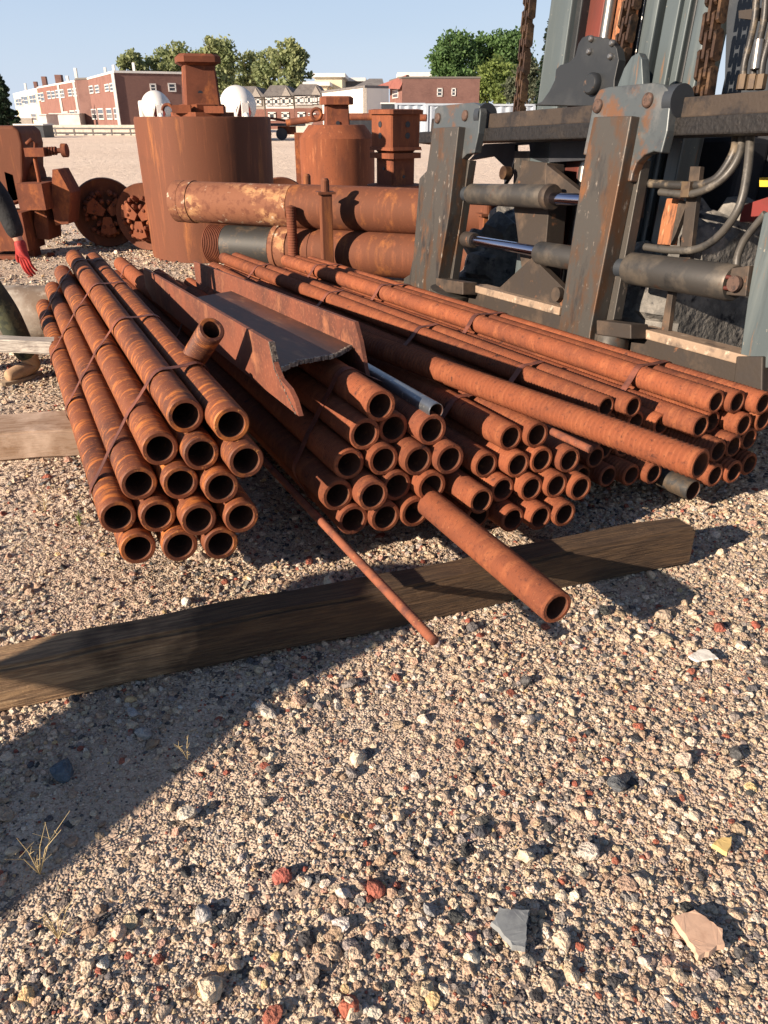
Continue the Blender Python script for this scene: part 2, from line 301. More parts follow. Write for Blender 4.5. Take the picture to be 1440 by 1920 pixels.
def stone_mesh(i):
    bm = bmesh.new(); bmesh.ops.create_icosphere(bm, subdivisions=2, radius=1)
    rr = random.Random(100+i)
    planes = [(Vector((rr.gauss(0, 1), rr.gauss(0, 1), rr.gauss(0, 1))).normalized(), rr.uniform(.42, .82)) for _ in range(11)]
    sc = (1, rr.uniform(.62, .95), rr.uniform(.42, .75))
    for v in bm.verts:
        p = v.co.copy()
        for n_, d_ in planes:
            q = p.dot(n_)
            if q > d_: p -= n_*(q-d_)*.93
        p *= 1+rr.uniform(-.03, .03); v.co = Vector((p.x*sc[0], p.y*sc[1], p.z*sc[2]))
    me = bpy.data.meshes.new('stone'); bm.to_mesh(me); bm.free(); me.materials.append(M_stone)
    me.polygons.foreach_set('use_smooth', [True]*len(me.polygons))
    try: me.set_sharp_from_angle(angle=R(24))
    except Exception: pass
    return me
stones = bpy.data.collections.new('stone_kinds')
for i in range(12):
    o = bpy.data.objects.new('stone', stone_mesh(i)); stones.objects.link(o)
P = []; SCL = []; TN = []
PAL = np.array([(.66, .55, .41), (.57, .46, .335), (.76, .67, .53), (.50, .38, .27), (.42, .31, .225), (.34, .31, .285), (.075, .078, .08), (.13, .13, .135), (.36, .125, .085), (.52, .33, .25), (.60, .56, .50), (.66, .50, .27)])
PW = np.array([.23, .18, .13, .11, .07, .07, .05, .05, .036, .035, .05, .012]); PW /= PW.sum()
def scatter(n, y0, y1, smin, smax, power, kx=.62, ex=.5, zoff=.15, seed=0, dark=1.):
    g = np.random.default_rng(seed)
    ymid = g.uniform(0, 1, n*3); y = y0+(y1-y0)*ymid
    x = g.uniform(-1, 1, n*3)*(kx*y1+ex)
    k = np.abs(x) < kx*y+ex; x = x[k][:n]; y = y[k][:n]; n = len(x)
    sz = smin+(smax-smin)*g.uniform(0, 1, n)**power
    # bare, sandy places hold fewer of the larger stones
    pt = np.sin(x*3.1+1.7*np.sin(y*2.3))*np.sin(y*2.9+1.3*np.sin(x*1.9+2))+.5*np.sin(x*8+3*y)*np.sin(7*y-2*x)
    keep = (pt < .18) | (g.uniform(0, 1, n) < (.22 if smax > .012 else .66)); x, y, sz = x[keep], y[keep], sz[keep]; n = len(x)
    P.append(np.stack([x, y, np.array([gz(a, b) for a, b in zip(x, y)])+sz*zoff], 1)); SCL.append(sz)
    ci = g.choice(len(PAL), n, p=PW); TN.append(PAL[ci]*np.array([.95, .91, .89])*g.uniform(.78, 1.10, (n, 1))*g.uniform(.96, 1.04, (n, 3)))
scatter(115000, .55, 2.9, .0020, .0056, 1.5, seed=1, zoff=0.10)
scatter(25000, .55, 3.1, .0055, .0135, 1.7, seed=2, zoff=0.12)
scatter(4300, .55, 3.3, .012, .023, 2.0, seed=3, zoff=0.10)
scatter(360, .55, 3.5, .02, .036, 1.8, seed=4, zoff=.2)
scatter(62000, 2.8, 6.0, .006, .015, 1.8, seed=5, zoff=0.15)
scatter(5000, 2.9, 7.0, .014, .032, 2.0, seed=6, zoff=0.12)
scatter(26000, 5.8, 12.0, .010, .026, 1.8, seed=7, zoff=.3)
scatter(1600, 6, 14.0, .02, .05, 2.0, seed=8, zoff=.3)
P = np.concatenate(P); SCL = np.concatenate(SCL); TN = np.concatenate(TN)
# single stones one can recognise in the photo (flat pieces near the lower edge)
def hero(px, py, s, tint):
    global P, SCL, TN
    q = atH(px, py, 0); P = np.vstack([P, [[q.x, q.y, s*.25]]]); SCL = np.append(SCL, s); TN = np.vstack([TN, [tint]])
for a in [(958, 1742, .032, (.24, .25, .25)), (885, 1758, .020, (.50, .26, .22)), (1158, 1474, .034, (.10, .11, .12)), (985, 1610, .028, (.60, .52, .38)),
          (350, 1530, .028, (.60, .54, .44)), (530, 1645, .026, (.40, .12, .09)), (380, 1715, .025, (.42, .40, .38)), (395, 1860, .034, (.62, .50, .36)), (1380, 1415, .024, (.09, .09, .09)),
          (350, 1130, .024, (.72, .68, .60)), (250, 1340, .026, (.4, .39, .38)), (270, 1380, .030, (.36, .35, .33)), (120, 1450, .042, (.10, .13, .16)), (1100, 1600, .03, (.58, .50, .42)), (1280, 1430, .03, (.52, .42, .33)), (652, 1895, .026, (.38, .12, .075)), (462, 1050, .022, (.62, .55, .45)), (805, 1710, .024, (.3, .3, .3)), (900, 1560, .022, (.1, .1, .11))]: hero(*a)
pm = bpy.data.meshes.new('gravel'); pm.from_pydata(P.tolist(), [], [])
n = len(P)
def attr(nm, ty, data, key):
    a = pm.attributes.new(nm, ty, 'POINT'); a.data.foreach_set(key, np.ascontiguousarray(data, dtype=np.int32 if ty == 'INT' else np.float32).ravel())
attr('pick', 'INT', RNG.integers(0, 12, n), 'value')
attr('turn', 'FLOAT_VECTOR', np.stack([RNG.normal(0, .28, n), RNG.normal(0, .28, n), RNG.uniform(0, 6.28, n)], 1), 'vector')
attr('size', 'FLOAT', SCL, 'value')
attr('tint', 'FLOAT_COLOR', np.concatenate([TN, np.ones((n, 1))], 1), 'color')
go = bpy.data.objects.new('gravel', pm); COL.objects.link(go); tag(go, 'loose pale gravel of mixed stones with brick bits', 'gravel', kind='stuff')
ng = bpy.data.node_groups.new('gravel_scatter', 'GeometryNodeTree')
ng.interface.new_socket('Geometry', in_out='INPUT', socket_type='NodeSocketGeometry'); ng.interface.new_socket('Geometry', in_out='OUTPUT', socket_type='NodeSocketGeometry')
gi = ng.nodes.new('NodeGroupInput'); goo = ng.nodes.new('NodeGroupOutput'); iop = ng.nodes.new('GeometryNodeInstanceOnPoints'); ci = ng.nodes.new('GeometryNodeCollectionInfo')
ci.inputs['Collection'].default_value = stones; ci.inputs['Separate Children'].default_value = True; ci.inputs['Reset Children'].default_value = True
def named(nm, ty):
    q = ng.nodes.new('GeometryNodeInputNamedAttribute'); q.data_type = ty; q.inputs['Name'].default_value = nm; return q.outputs['Attribute']
ng.links.new(gi.outputs[0], iop.inputs['Points']); ng.links.new(ci.outputs[0], iop.inputs['Instance']); iop.inputs['Pick Instance'].default_value = True
ng.links.new(named('pick', 'INT'), iop.inputs['Instance Index']); ng.links.new(named('size', 'FLOAT'), iop.inputs['Scale'])
e2r = ng.nodes.new('FunctionNodeEulerToRotation'); ng.links.new(named('turn', 'FLOAT_VECTOR'), e2r.inputs[0]); ng.links.new(e2r.outputs[0], iop.inputs['Rotation'])
ng.links.new(iop.outputs[0], goo.inputs[0])
md = go.modifiers.new('scatter', 'NODES'); md.node_group = ng

# ------------------------------------------------------------------ pipes
def pipe_mesh(D, L, pitch=.016, amp=.0011, wall=.17, n=40, name='pipe', m=None):
    """ribbed tube, open front end at the origin, running along +Y"""
    Ro = D/2-amp; Ri = D/2*(1-2*wall); mb = MB(); prof = []
    prof.append((Ri, L)); prof.append((Ri, .02)); prof.append((Ri*1.0, .002)); prof.append((Ri+.001, 0)); prof.append((Ro-.0035, 0)); prof.append((Ro-.0002, .003))
    y = .005; k = 0
    while y < L-.01:
        prof.append((Ro+amp*math.cos(math.pi*k/1.5)+0, y)); y += pitch/3; k += 1
    prof.append((Ro-.001, L)); prof.append((Ri, L))
    M = Matrix.Rotation(-math.pi/2, 4, 'X')
    mb.lathe(prof, n, M, True, cap=False)
    me = bpy.data.meshes.new(name); me.from_pydata(mb.v, [], mb.f); me.polygons.foreach_set('use_smooth', mb.sm)
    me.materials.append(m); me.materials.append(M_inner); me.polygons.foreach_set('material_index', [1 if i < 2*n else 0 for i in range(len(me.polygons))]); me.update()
    try: me.set_sharp_from_angle(angle=R(28))
    except Exception: pass
    return me
def frame_from_axis(ax):
    a = Vector(ax).normalized(); u = a.cross(Vector((0, 0, 1))).normalized(); z = u.cross(a)
    return Matrix((u, a, z)).transposed().to_4x4(), u, a
BUN = {
'left': dict(ax=(-0.4217,0.9066,-0.0115),D=0.118,base=0.15,L=3.75,m=M_pipeL,pitch=.010,amp=.0007,p=[(0.202,0.209,2.388),(0.334,0.209,2.345),(0.462,0.209,2.300),(0.159,0.320,2.424),(0.281,0.315,2.383),(0.400,0.310,2.311),(0.538,0.300,2.289),(0.241,0.427,2.419),(0.367,0.424,2.375),(0.488,0.407,2.321),(0.324,0.534,2.425),(0.444,0.517,2.368),(0.565,0.509,2.266),(0.419,0.633,2.426),(0.539,0.624,2.309)], rows=[3,4,3,3,2]),
'middle': dict(ax=(-0.4398,0.8981,-0.0064),D=0.114,base=0.13,L=4.9,m=M_pipe,pitch=.012,amp=.0010,p=[(0.998,0.187,2.292),(1.113,0.187,2.259),(1.230,0.187,2.245),(0.947,0.290,2.308),(1.061,0.289,2.252),(1.175,0.288,2.290),(1.294,0.282,2.240),(1.006,0.389,2.336),(1.130,0.393,2.308),(1.248,0.386,2.264),(1.362,0.382,2.231),(1.072,0.491,2.341),(1.194,0.487,2.36),(1.313,0.486,2.283),(1.136,0.586,2.346)], rows=[3,4,4,3,1], short={(4,0):1.0,(3,0):2.15,(3,1):2.15,(3,2):2.15,(2,1):3.4,(2,2):3.4,(2,3):3.4}),
'centre-right': dict(ax=(-0.4511,0.8925,-0.0073),D=0.100,base=0.10,L=4.7,m=M_pipe,pitch=.014,amp=.0012,p=[(1.491,0.150,2.16),(1.592,0.150,2.076),(1.694,0.150,2.041),(1.794,0.150,2.022),(1.462,0.246,2.10),(1.582,0.250,2.14),(1.684,0.250,2.098),(1.784,0.250,2.076),(1.882,0.229,2.050),(1.536,0.339,2.191),(1.641,0.341,2.136),(1.745,0.342,2.13),(1.858,0.329,2.105),(1.625,0.440,2.173),(1.726,0.441,2.147)], rows=[4,5,4,2], short={(3,0):1.9,(3,1):2.3,(2,0):2.8,(2,1):3.0}),
'dark inner': dict(ax=(-0.4906,0.8713,-0.0139),D=0.092,base=0.12,L=4.9,m=M_pipe,pitch=.018,amp=.0015,p=[(2.155,0.166,2.148),(2.248,0.166,2.093),(2.341,0.166,2.055),(2.434,0.166,2.019),(2.201,0.247,2.131),(2.295,.247,2.18),(2.388,.247,2.16),(2.481,.250,2.13),(2.25,.327,2.3),(2.375,.325,2.25),(2.473, .332, 2.193),(2.567,0.322,2.134),(2.335,0.409,2.240),(2.429,0.412,2.179)], rows=[4,4,4,2]),
'right': dict(ax=(-0.4948,0.8689,-0.0144),D=0.098,base=0.12,L=4.5,m=M_pipe,pitch=.019,amp=.0020,p=[(2.646,0.169,1.863),(2.744,0.169,1.848),(2.871,0.169,1.871),(2.668,0.265,1.889),(2.774,0.263,1.896),(2.894,0.265,1.914),(2.628,0.356,1.965),(2.727,0.349,1.99),(2.833,0.342,1.912),(2.954,0.343,1.909),(2.709,0.446,1.975),(2.807,0.436,1.947),(2.906,0.429,1.895)], rows=[3,3,4,3]),
}
ORD = ['leftmost', 'second from the left', 'third from the left', 'fourth from the left', 'rightmost']
def hull2(pts):
    pts = sorted(set(pts)); lo = []; up = []
    def cr(o, a, b): return (a[0]-o[0])*(b[1]-o[1])-(a[1]-o[1])*(b[0]-o[0])
    for p in pts:
        while len(lo) >= 2 and cr(lo[-2], lo[-1], p) <= 0: lo.pop()
        lo.append(p)
    for p in reversed(pts):
        while len(up) >= 2 and cr(up[-2], up[-1], p) <= 0: up.pop()
        up.append(p)
    return lo[:-1]+up[:-1]
def bundle(nm, b, straps, skip=()):
    M, u, a = frame_from_axis(b['ax'])
    mes = {}
    def pm_(L_):
        if L_ not in mes: mes[L_] = pipe_mesh(b['D']*(1.0 if nm == 'left' else 1.05), L_, b['pitch'], b['amp'], wall=.135, m=b['m'])
        return mes[L_]
    ah = Vector((a.x, a.y, 0)).normalized(); idx = 0
    rn = {5: ['bottom row', 'second row up', 'third row up', 'fourth row up', 'top row'], 4: ['bottom row', 'second row up', 'third row up', 'top row']}[len(b['rows'])]
    for r, cnt in enumerate(b['rows']):
        for j in range(cnt):
            U, Z, A = b['p'][idx]; idx += 1
            pos = u*U+ah*A; pos.z = Z
            o = bpy.data.objects.new('pipe', pm_(b.get('short', {}).get((r, j), b['L']))); COL.objects.link(o)
            MM = Matrix.Translation(pos) @ M @ Matrix.Rotation(random.uniform(0, 6.28), 4, 'Y')
            o.matrix_world = MM
            q = ORD[j] if j < cnt-1 else 'rightmost'
            if cnt == 1: q = 'the only one on top'
            if cnt == 2: q = ['left one of two', 'right one of two'][j]
            tag(o, 'rusty ribbed hollow pipe in the %s bundle, %s, %s' % (nm, rn[r], q), 'pipe', 'pipes of the %s bundle' % nm)
    # straps
    pos0 = [(p[0], p[1]) for p in b['p']]; A0 = sum(p[2] for p in b['p'])/len(b['p'])
    keys = [(r, j) for r, c_ in enumerate(b['rows']) for j in range(c_)]
    for k, (s_, skew, words) in enumerate(straps):
        pts = []
        for (x, z), ky in zip(pos0, keys):
            if b.get('short', {}).get(ky, 99) < s_+.06: continue
            for t in range(28):
                an = 2*math.pi*t/28; pts.append((round(x+math.cos(an)*(b['D']*.525+.002), 5), round(z+math.sin(an)*(b['D']*.525+.002), 5)))
        h = hull2(pts); hd = []
        for i in range(len(h)):
            p, q = h[i], h[(i+1) % len(h)]; d_ = math.dist(p, q); m_ = max(1, int(d_/.03))
            for t in range(m_):
                f_ = t/m_; sag = math.sin(math.pi*f_)*min(.004, d_*.03) if d_ > .05 else 0
                hd.append((p[0]+(q[0]-p[0])*f_, p[1]+(q[1]-p[1])*f_-sag*(1 if p[1] > .3 else 0)))
        mb = MB(); n_ = len(hd); W = .034; T = .0018; cx = sum(p[0] for p in hd)/n_; cz = sum(p[1] for p in hd)/n_
        z0 = -s_*.012
        for (x, z) in hd:
            ax_ = A0+s_+skew*(x-cx)+.01*math.sin(9*x+k)
            zz = z-(s_)*b['ax'][2]*-1
            d_ = Vector((x-cx, z-cz)).normalized()
            for (dw, dt) in ((-W/2, 0), (W/2, 0), (W/2, T), (-W/2, T)):
                pp = u*(x+d_.x*dt)+ah*(ax_+dw); pp.z = zz+d_.y*dt; mb.v.append(tuple(pp))
        for i in range(n_):
            j = (i+1) % n_
            for e in range(4):
                e2 = (e+1) % 4; mb.f.append((i*4+e, i*4+e2, j*4+e2, j*4+e)); mb.sm.append(False)
        tag(mb.build('strap', M_strap), 'thin steel strap round the %s bundle, %s' % (nm, words), 'strap', 'straps of the %s bundle' % nm)
bundle('left', BUN['left'], [(.42, .5, 'nearest the open pipe ends'), (1.35, .35, 'second from the open ends'), (2.30, .3, 'third from the open ends'), (3.25, .25, 'farthest from the open ends')])
bundle('middle', BUN['middle'], [(.36, .25, 'just behind the open pipe ends'), (2.4, .1, 'under the channel of the big beam'), (4.5, .2, 'at the far end left of the beam')])
bundle('centre-right', BUN['centre-right'], [(.42, .1, 'near the open pipe ends'), (3.2, .1, 'far back beside the beam')])
bundle('dark inner', BUN['dark inner'], [(.62, .1, 'nearest the pipe ends'), (1.55, .1, 'second from the pipe ends'), (2.75, .1, 'third from the pipe ends'), (4.1, .1, 'by the far ends')])
bundle('right', BUN['right'], [(.50, .1, 'nearest the pipe ends'), (1.75, .1, 'second from the pipe ends'), (2.85, .1, 'third from the pipe ends'), (3.9, .1, 'by the far ends')])

def loose_pipe(end, vp, D, L, label, m=M_pipe, pitch=.014, amp=.001, wall=.14, nm='pipe', cat='pipe', n=48):
    me = pipe_mesh(D, L, pitch, amp, wall, n, nm, m)
    ax = ray(*vp); M, u, a = frame_from_axis(ax)
    o = bpy.data.objects.new(nm, me); COL.objects.link(o); o.matrix_world = Matrix.Translation(end) @ M
    return tag(o, label, cat)
def at_h(px, py, h): return atH(px, py, h)
loose_pipe(at_h(1045, 1140, .215), (-60, 232), .106, 3.2, 'loose rusty pipe jutting farthest forward over the dark timber', pitch=.009, amp=.0006)
loose_pipe(at_h(1314, 871, .552), (-480, 222), .100, 1.85, 'long loose rusty pipe lying slantwise on top of the bundles at right', pitch=.020, amp=.0026)
# loose threaded stub standing up out of the gap
st_end = at_h(397, 618, .80)
me = pipe_mesh(.098, .42, .008, .0012, .17, 40, 'pipe', M_pipeL)
o = bpy.data.objects.new('pipe', me); COL.objects.link(o); _z = (st_end-Vector((0, 0, CAMH))).length/ray(397, 618).length; Mx, _, _ = frame_from_axis(Vector((0, 0, CAMH))+ray(368, 664)*(_z+.20)-st_end)
o.matrix_world = Matrix.Translation(st_end) @ Mx; tag(o, 'short orange threaded pipe sticking up between the left bundle and the beam', 'pipe')
# galvanised tube
gt_end = at_h(818, 771, .555)
me = pipe_mesh(.062, 1.9, .5, .0001, .05, 32, 'tube', M_galv)
o = bpy.data.objects.new('tube', me); COL.objects.link(o); Mx, _, _ = frame_from_axis(ray(-75, 250)); o.matrix_world = Matrix.Translation(gt_end) @ Mx
tag(o, 'thin shiny galvanised tube lying between the middle bundles', 'tube')
# black-painted tube with a broken pale side under the right bundle
me = pipe_mesh(.09, 1.5, .5, .0002, .05, 32, 'tube', M_blackpipe)
o = bpy.data.objects.new('tube', me); COL.objects.link(o); Mx, _, _ = frame_from_axis(ray(-200, 262)); o.matrix_world = Matrix.Translation(at_h(1300, 920, .11)) @ Mx
tag(o, 'black tube with pale scuffed side on the ground under the right bundle', 'tube')
# thin bars
def threadbar(p0, p1, D, label, pitch=.011):
    p0 = Vector(p0); p1 = Vector(p1); L = (p1-p0).length; mb = MB(); prof = [(.0001, 0), (D/2-.003, 0), (D/2-.001, .002)]; y = .004; k = 0
    while y < L-.004:
        prof.append((D/2-.0012+.0012*math.cos(math.pi*k/1.5), y)); y += pitch/3; k += 1
    prof.append((.0001, L)); mb.lathe(prof, 20, Matrix.Rotation(-math.pi/2, 4, 'X'), True, cap=False)
    Mx, _, _ = frame_from_axis(p1-p0)
    o = mb.build('threaded_bar', M_rod, M=Matrix.Translation(p0) @ Mx); return tag(o, label, 'bar')
threadbar(at_h(815, 1203, .20), at_h(494, 858, .225)+Vector((-.25, .5, -.02)), .031, 'thin rusty threaded bar poking forward over the timber')
threadbar(at_h(1108, 843, .43), at_h(925, 768, .485)+Vector((-.3, .55, .01)), .032, 'thin rusty threaded bar lying beside the long loose pipe')

# ------------------------------------------------------------------ H-beam
def beam():
    ax = ray(40, 368).normalized(); P1 = atH(505, 641, .80); Mx, u, a = frame_from_axis(ax)
    Wd = .405; Hh = .195; T = .016; L = 3.3
    root = empty('steel_beam', label='rusty wide steel beam with torch-cut end lying on the pipe bundles', cat='beam', M=Matrix.Translation(P1) @ Mx)
    # local: x across (0 left flange .. Wd right), y away, z up (top edge at 0)
    def flange(x0, front_top, front_bot, ztop=0):
        o = [(x0, front_top, ztop), (x0, front_top-.02, -.05), (x0, -.06, -.085), (x0, -.10, -.11), (x0, -.20, -.125), (x0, -.25, -.15), (x0, front_bot, -Hh), (x0, L, -Hh), (x0, L, ztop)]
        return MB().prism(o, (T, 0, 0))
    flange(0, .0, -.29).build('flange', M_beam, root)
    mb = MB(); o = [(Wd, .22, 0), (Wd, .17, -.07), (Wd, .12, -Hh), (Wd, L+.25, -Hh), (Wd, L+.25, 0)]; mb.prism(o, (T, 0, 0)).build('flange', M_beam, root)
    # web with ragged torch-cut edge
    n_ = 60; top = []; rr = random.Random(3)
    for i in range(n_+1):
        f_ = i/n_; x = T+f_*(Wd-T); y = -.02+.27*f_**.9+ .03*math.sin(f_*7)+rr.uniform(-.006, .006)
        top.append((x, y))
    zt = -.097
    o = [(x, y, zt) for x, y in top]+[(Wd, 2.35, zt), (T, 2.1, zt)]
    MB().prism(o, (0, 0, -.013)).build('web', M_beamweb, root)
    e = MB()
    for i in range(n_):
        x, y = top[i]; e.box((x+.003, y-.002, zt-.006+rr.uniform(-.002, .002)), (.0058, .010+rr.uniform(0, .005), .016))
    for k in range(26):
        f_ = k/26; e.box((T/2, -.05*f_*2 if f_ < .45 else -.05-(f_-.45)*.40, -Hh*f_-.004), (T+.004, .008+rr.uniform(0, .004), .0080))
    e.build('cut_edge', M_cut, root)
    return root
beam()

# ------------------------------------------------------------------ timbers
def timber(p0, p1, w_, h_, z0, m, label, cat='timber', nm='timber', seed=0, bev=.012):
    p0 = Vector(p0); p1 = Vector(p1); d_ = p1-p0; L = d_.length
    bm = bmesh.new(); bmesh.ops.create_cube(bm, size=1)
    for v in bm.verts: v.co = Vector((v.co.x*L, v.co.y*w_, v.co.z*h_))
    bmesh.ops.bevel(bm, geom=bm.edges[:], offset=bev, segments=2, affect='EDGES')
    bmesh.ops.subdivide_edges(bm, edges=[e for e in bm.edges if abs((e.verts[0].co-e.verts[1].co).x) > L*.5], cuts=40, use_grid_fill=True)
    rr = random.Random(seed)
    for v in bm.verts:
        x = v.co.x; v.co.z += .004*math.sin(x*5+seed)+.003*math.sin(x*13+v.co.y*20); v.co.y += .005*math.sin(x*4+2+seed)+rr.uniform(-.0008, .0008)
    me = bpy.data.meshes.new(nm); bm.to_mesh(me); bm.free(); me.materials.append(m)
    o = bpy.data.objects.new(nm, me); COL.objects.link(o); c_ = (p0+p1)/2; o.location = (c_.x, c_.y, z0+h_/2); o.rotation_euler = (0, math.atan2(-(p1.z-p0.z), Vector((d_.x, d_.y)).length), math.atan2(d_.y, d_.x))
    return tag(o, label, cat)
M_woodf = mat('stained_shaded_timber', (.36, .225, .115), [((.17, .10, .055), 16, .46, .60, (.35, 8, 8), 9), ((.46, .31, .17), 30, .56, .68, (.25, 8, 8), 9), ((.18, .11, .06), 6, .46, .62, (1, 9, 9))], .85, 0, [(26, .9, .010, (.35, 7, 7)), (120, .4, .003), (5, .5, .02, (.5, 3, 3))])
def shade_stain(m, x0, x1, k):       # wet stain and cast shade painted dark from one end to an uneven edge
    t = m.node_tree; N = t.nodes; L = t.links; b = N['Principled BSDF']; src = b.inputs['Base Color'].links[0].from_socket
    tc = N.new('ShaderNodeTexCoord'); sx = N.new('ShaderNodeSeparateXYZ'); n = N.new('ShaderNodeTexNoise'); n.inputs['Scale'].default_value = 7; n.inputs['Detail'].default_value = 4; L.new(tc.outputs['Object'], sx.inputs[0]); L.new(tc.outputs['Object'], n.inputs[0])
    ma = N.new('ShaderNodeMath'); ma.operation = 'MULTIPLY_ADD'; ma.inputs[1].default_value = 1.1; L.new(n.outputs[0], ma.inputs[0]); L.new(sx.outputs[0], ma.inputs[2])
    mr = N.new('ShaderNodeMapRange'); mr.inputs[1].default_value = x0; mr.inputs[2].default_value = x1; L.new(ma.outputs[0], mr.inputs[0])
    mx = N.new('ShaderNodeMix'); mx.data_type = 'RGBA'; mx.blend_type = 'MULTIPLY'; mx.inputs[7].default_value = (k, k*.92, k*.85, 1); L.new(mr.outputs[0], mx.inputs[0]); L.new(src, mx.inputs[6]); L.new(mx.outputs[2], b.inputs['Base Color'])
shade_stain(M_woodf, .16, .44, .26)
dv = Vector((2.22, .81, 0)).normalized(); nv = Vector((-dv.y, dv.x, 0))
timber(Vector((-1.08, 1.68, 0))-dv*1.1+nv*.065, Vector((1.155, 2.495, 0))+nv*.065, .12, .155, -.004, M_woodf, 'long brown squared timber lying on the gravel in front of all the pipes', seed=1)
timber((-3.6, 3.28, 0), (2.3, 4.43, 0), .30, .145, -.004, M_wooddust, 'dusty squared timber carrying the bundles, seen left of the left bundle', seed=2)
timber((-3.4, 5.75, .0), (3.3, 6.6, .0), .2, .11, -.004, M_wood, 'squared timber under the far half of the bundles', seed=3)

# far-left things beside the person
tb = MB(); a0 = atH(0, 645, .34); 
timber(atH(-160, 640, .30), atH(110, 652, .30), .12, .075, .27, M_woodg, 'bare grey weathered plank across in front of the work boot', 'plank', 'plank', seed=5, bev=.01)
mb = MB(); q0 = atH(-160, 612, .22); q1 = atH(150, 612, .22)
mb.lathe([(.0, 0), (.19, 0), (.20, .01), (.20, 1.55), (.19, 1.56), (0, 1.56)], 40, Matrix.Identity(4), True, cap=False)
Mx, _, _ = frame_from_axis(q1-q0); q = atY(20, 605, 5.55); 
o = mb.build('concrete_pipe', mat('stained_concrete', (.36, .32, .27), [((.20, .15, .11), 3, .45, .65), ((.48, .43, .36), 9, .56, .7)], .9, 0, [(40, .4, .004)]), M=Matrix.Translation((-3.6, 5.75, .20)) @ Matrix.Rotation(R(90), 4, 'Y')); tag(o, 'thick pale stone-coloured drum lying on its side left of the bundles', 'concrete pipe')

# ------------------------------------------------------------------ big drums and rack behind
def square_frustum(mb, c, z0, z1, a0, a1, rz, ch=0.2):
    def ring(a, z):
        out = []
        for k in range(4):
            an = rz+math.pi/4+k*math.pi/2
            for s_ in (-1, 1):
                x, y = (1, 1-ch) if s_ < 0 else (1-ch, 1)
                v = Vector((x*a/2, y*a/2, 0)); v.rotate(Euler((0, 0, an-math.pi/4))); out.append((c[0]+v.x, c[1]+v.y, z))
        return out
    b_ = ring(a0, z0); t_ = ring(a1, z1)
    mb.add(b_+t_, [tuple(range(8))[::-1], tuple(range(8, 16))]+[(i, (i+1) % 8, (i+1) % 8+8, i+8) for i in range(8)])
    return mb
def big_drum():
    cx, cy = atY(380, 217, 9.9).x, 9.9; r = .765; H_ = 1.49
    root = empty('drum', (cx, cy, 0), 'tallest wide rusty steel drum with a square kelly socket on its lid', 'drum')
    auto_smooth(MB().lathe([(0, 0), (r*.97, 0), (r*.97, .02), (r, H_-.03), (r-.012, H_), (0, H_+.004)], 96, None, False, cap=False).build('shell', M_rusts, root))
    m = MB(); m.lathe([(0, H_), (.36, H_), (.36, H_+.045), (0, H_+.045)], 8, None, False, cap=False); m.box((-.16, -.30, H_+.075), (.20, .06, .08), .1); m.box((.2, -.28, H_+.07), (.22, .10, .07), -.1)
    m.lathe([(.24, H_+.045), (.26, H_+.12), (.21, H_+.13)], 8, None, False); m.build('lid_flange', M_rusto, root)
    m = MB(); square_frustum(m, (0, 0), H_+.1, H_+.50, .40, .34, .30, .12); m.build('neck', M_rust, root)
    m = MB(); square_frustum(m, (0, 0), H_+.50, H_+.53, .36, .47, .30, .3); square_frustum(m, (0, 0), H_+.53, H_+.585, .47, .47, .30, .3); square_frustum(m, (0, 0), H_+.585, H_+.61, .47, .40, .30, .3); m.build('cap', M_rust, root)
    m = MB(); d_ = Vector((0, -1, 0)); d_.rotate(Euler((0, 0, .30)))
    m.tube([d_*.183+Vector((-.02, 0, H_+.23)), d_*.196+Vector((-.02, 0, H_+.23))], .028, 20); m.build('pin_hole', M_body, root)
    m = MB(); pts = [(-.32+.06*math.cos(t), -.27, H_+.06+.06*math.sin(t)) for t in np.linspace(0, math.pi, 10)]; m.tube(pts, .018, 10); m.build('lifting_eye', M_rust, root)
    return root
big_drum()
def small_drum():
    p = atY(631, 217, 13.4); r = .585
    root = empty('drum', (p.x, p.y, 0), 'smaller rusty drum with sloping shoulders and narrow square neck', 'drum')
    auto_smooth(MB().lathe([(0, 0), (r, 0), (r, 1.19), (r-.15, 1.375), (0, 1.38)], 24, Matrix.Rotation(.1, 4, 'Z'), False, cap=False).build('shell', M_rusto, root), 20)
    m = MB(); square_frustum(m, (0, 0), 1.36, 1.65, .37, .35, .15, .1); m.build('neck', M_rust, root)
    m = MB(); square_frustum(m, (0, 0), 1.65, 1.74, .49, .49, .15, .3); square_frustum(m, (0, 0), 1.74, 1.765, .49, .42, .15, .3); m.build('cap', M_rust, root)
    m = MB(); d_ = Vector((0, -1, 0)); d_.rotate(Euler((0, 0, .15))); m.tube([d_*.18+Vector((0, 0, 1.40)), d_*.20+Vector((0, 0, 1.40))], .03, 16); m.build('pin_hole', M_body, root)
    pts = [(-.30+.075*math.cos(t), -.12, 1.52+.075*math.sin(t)) for t in np.linspace(0, 2*math.pi, 18, endpoint=False)]; MB().tube(pts, .025, 8, closed=True).build('lifting_eye', M_rust, root)
small_drum()
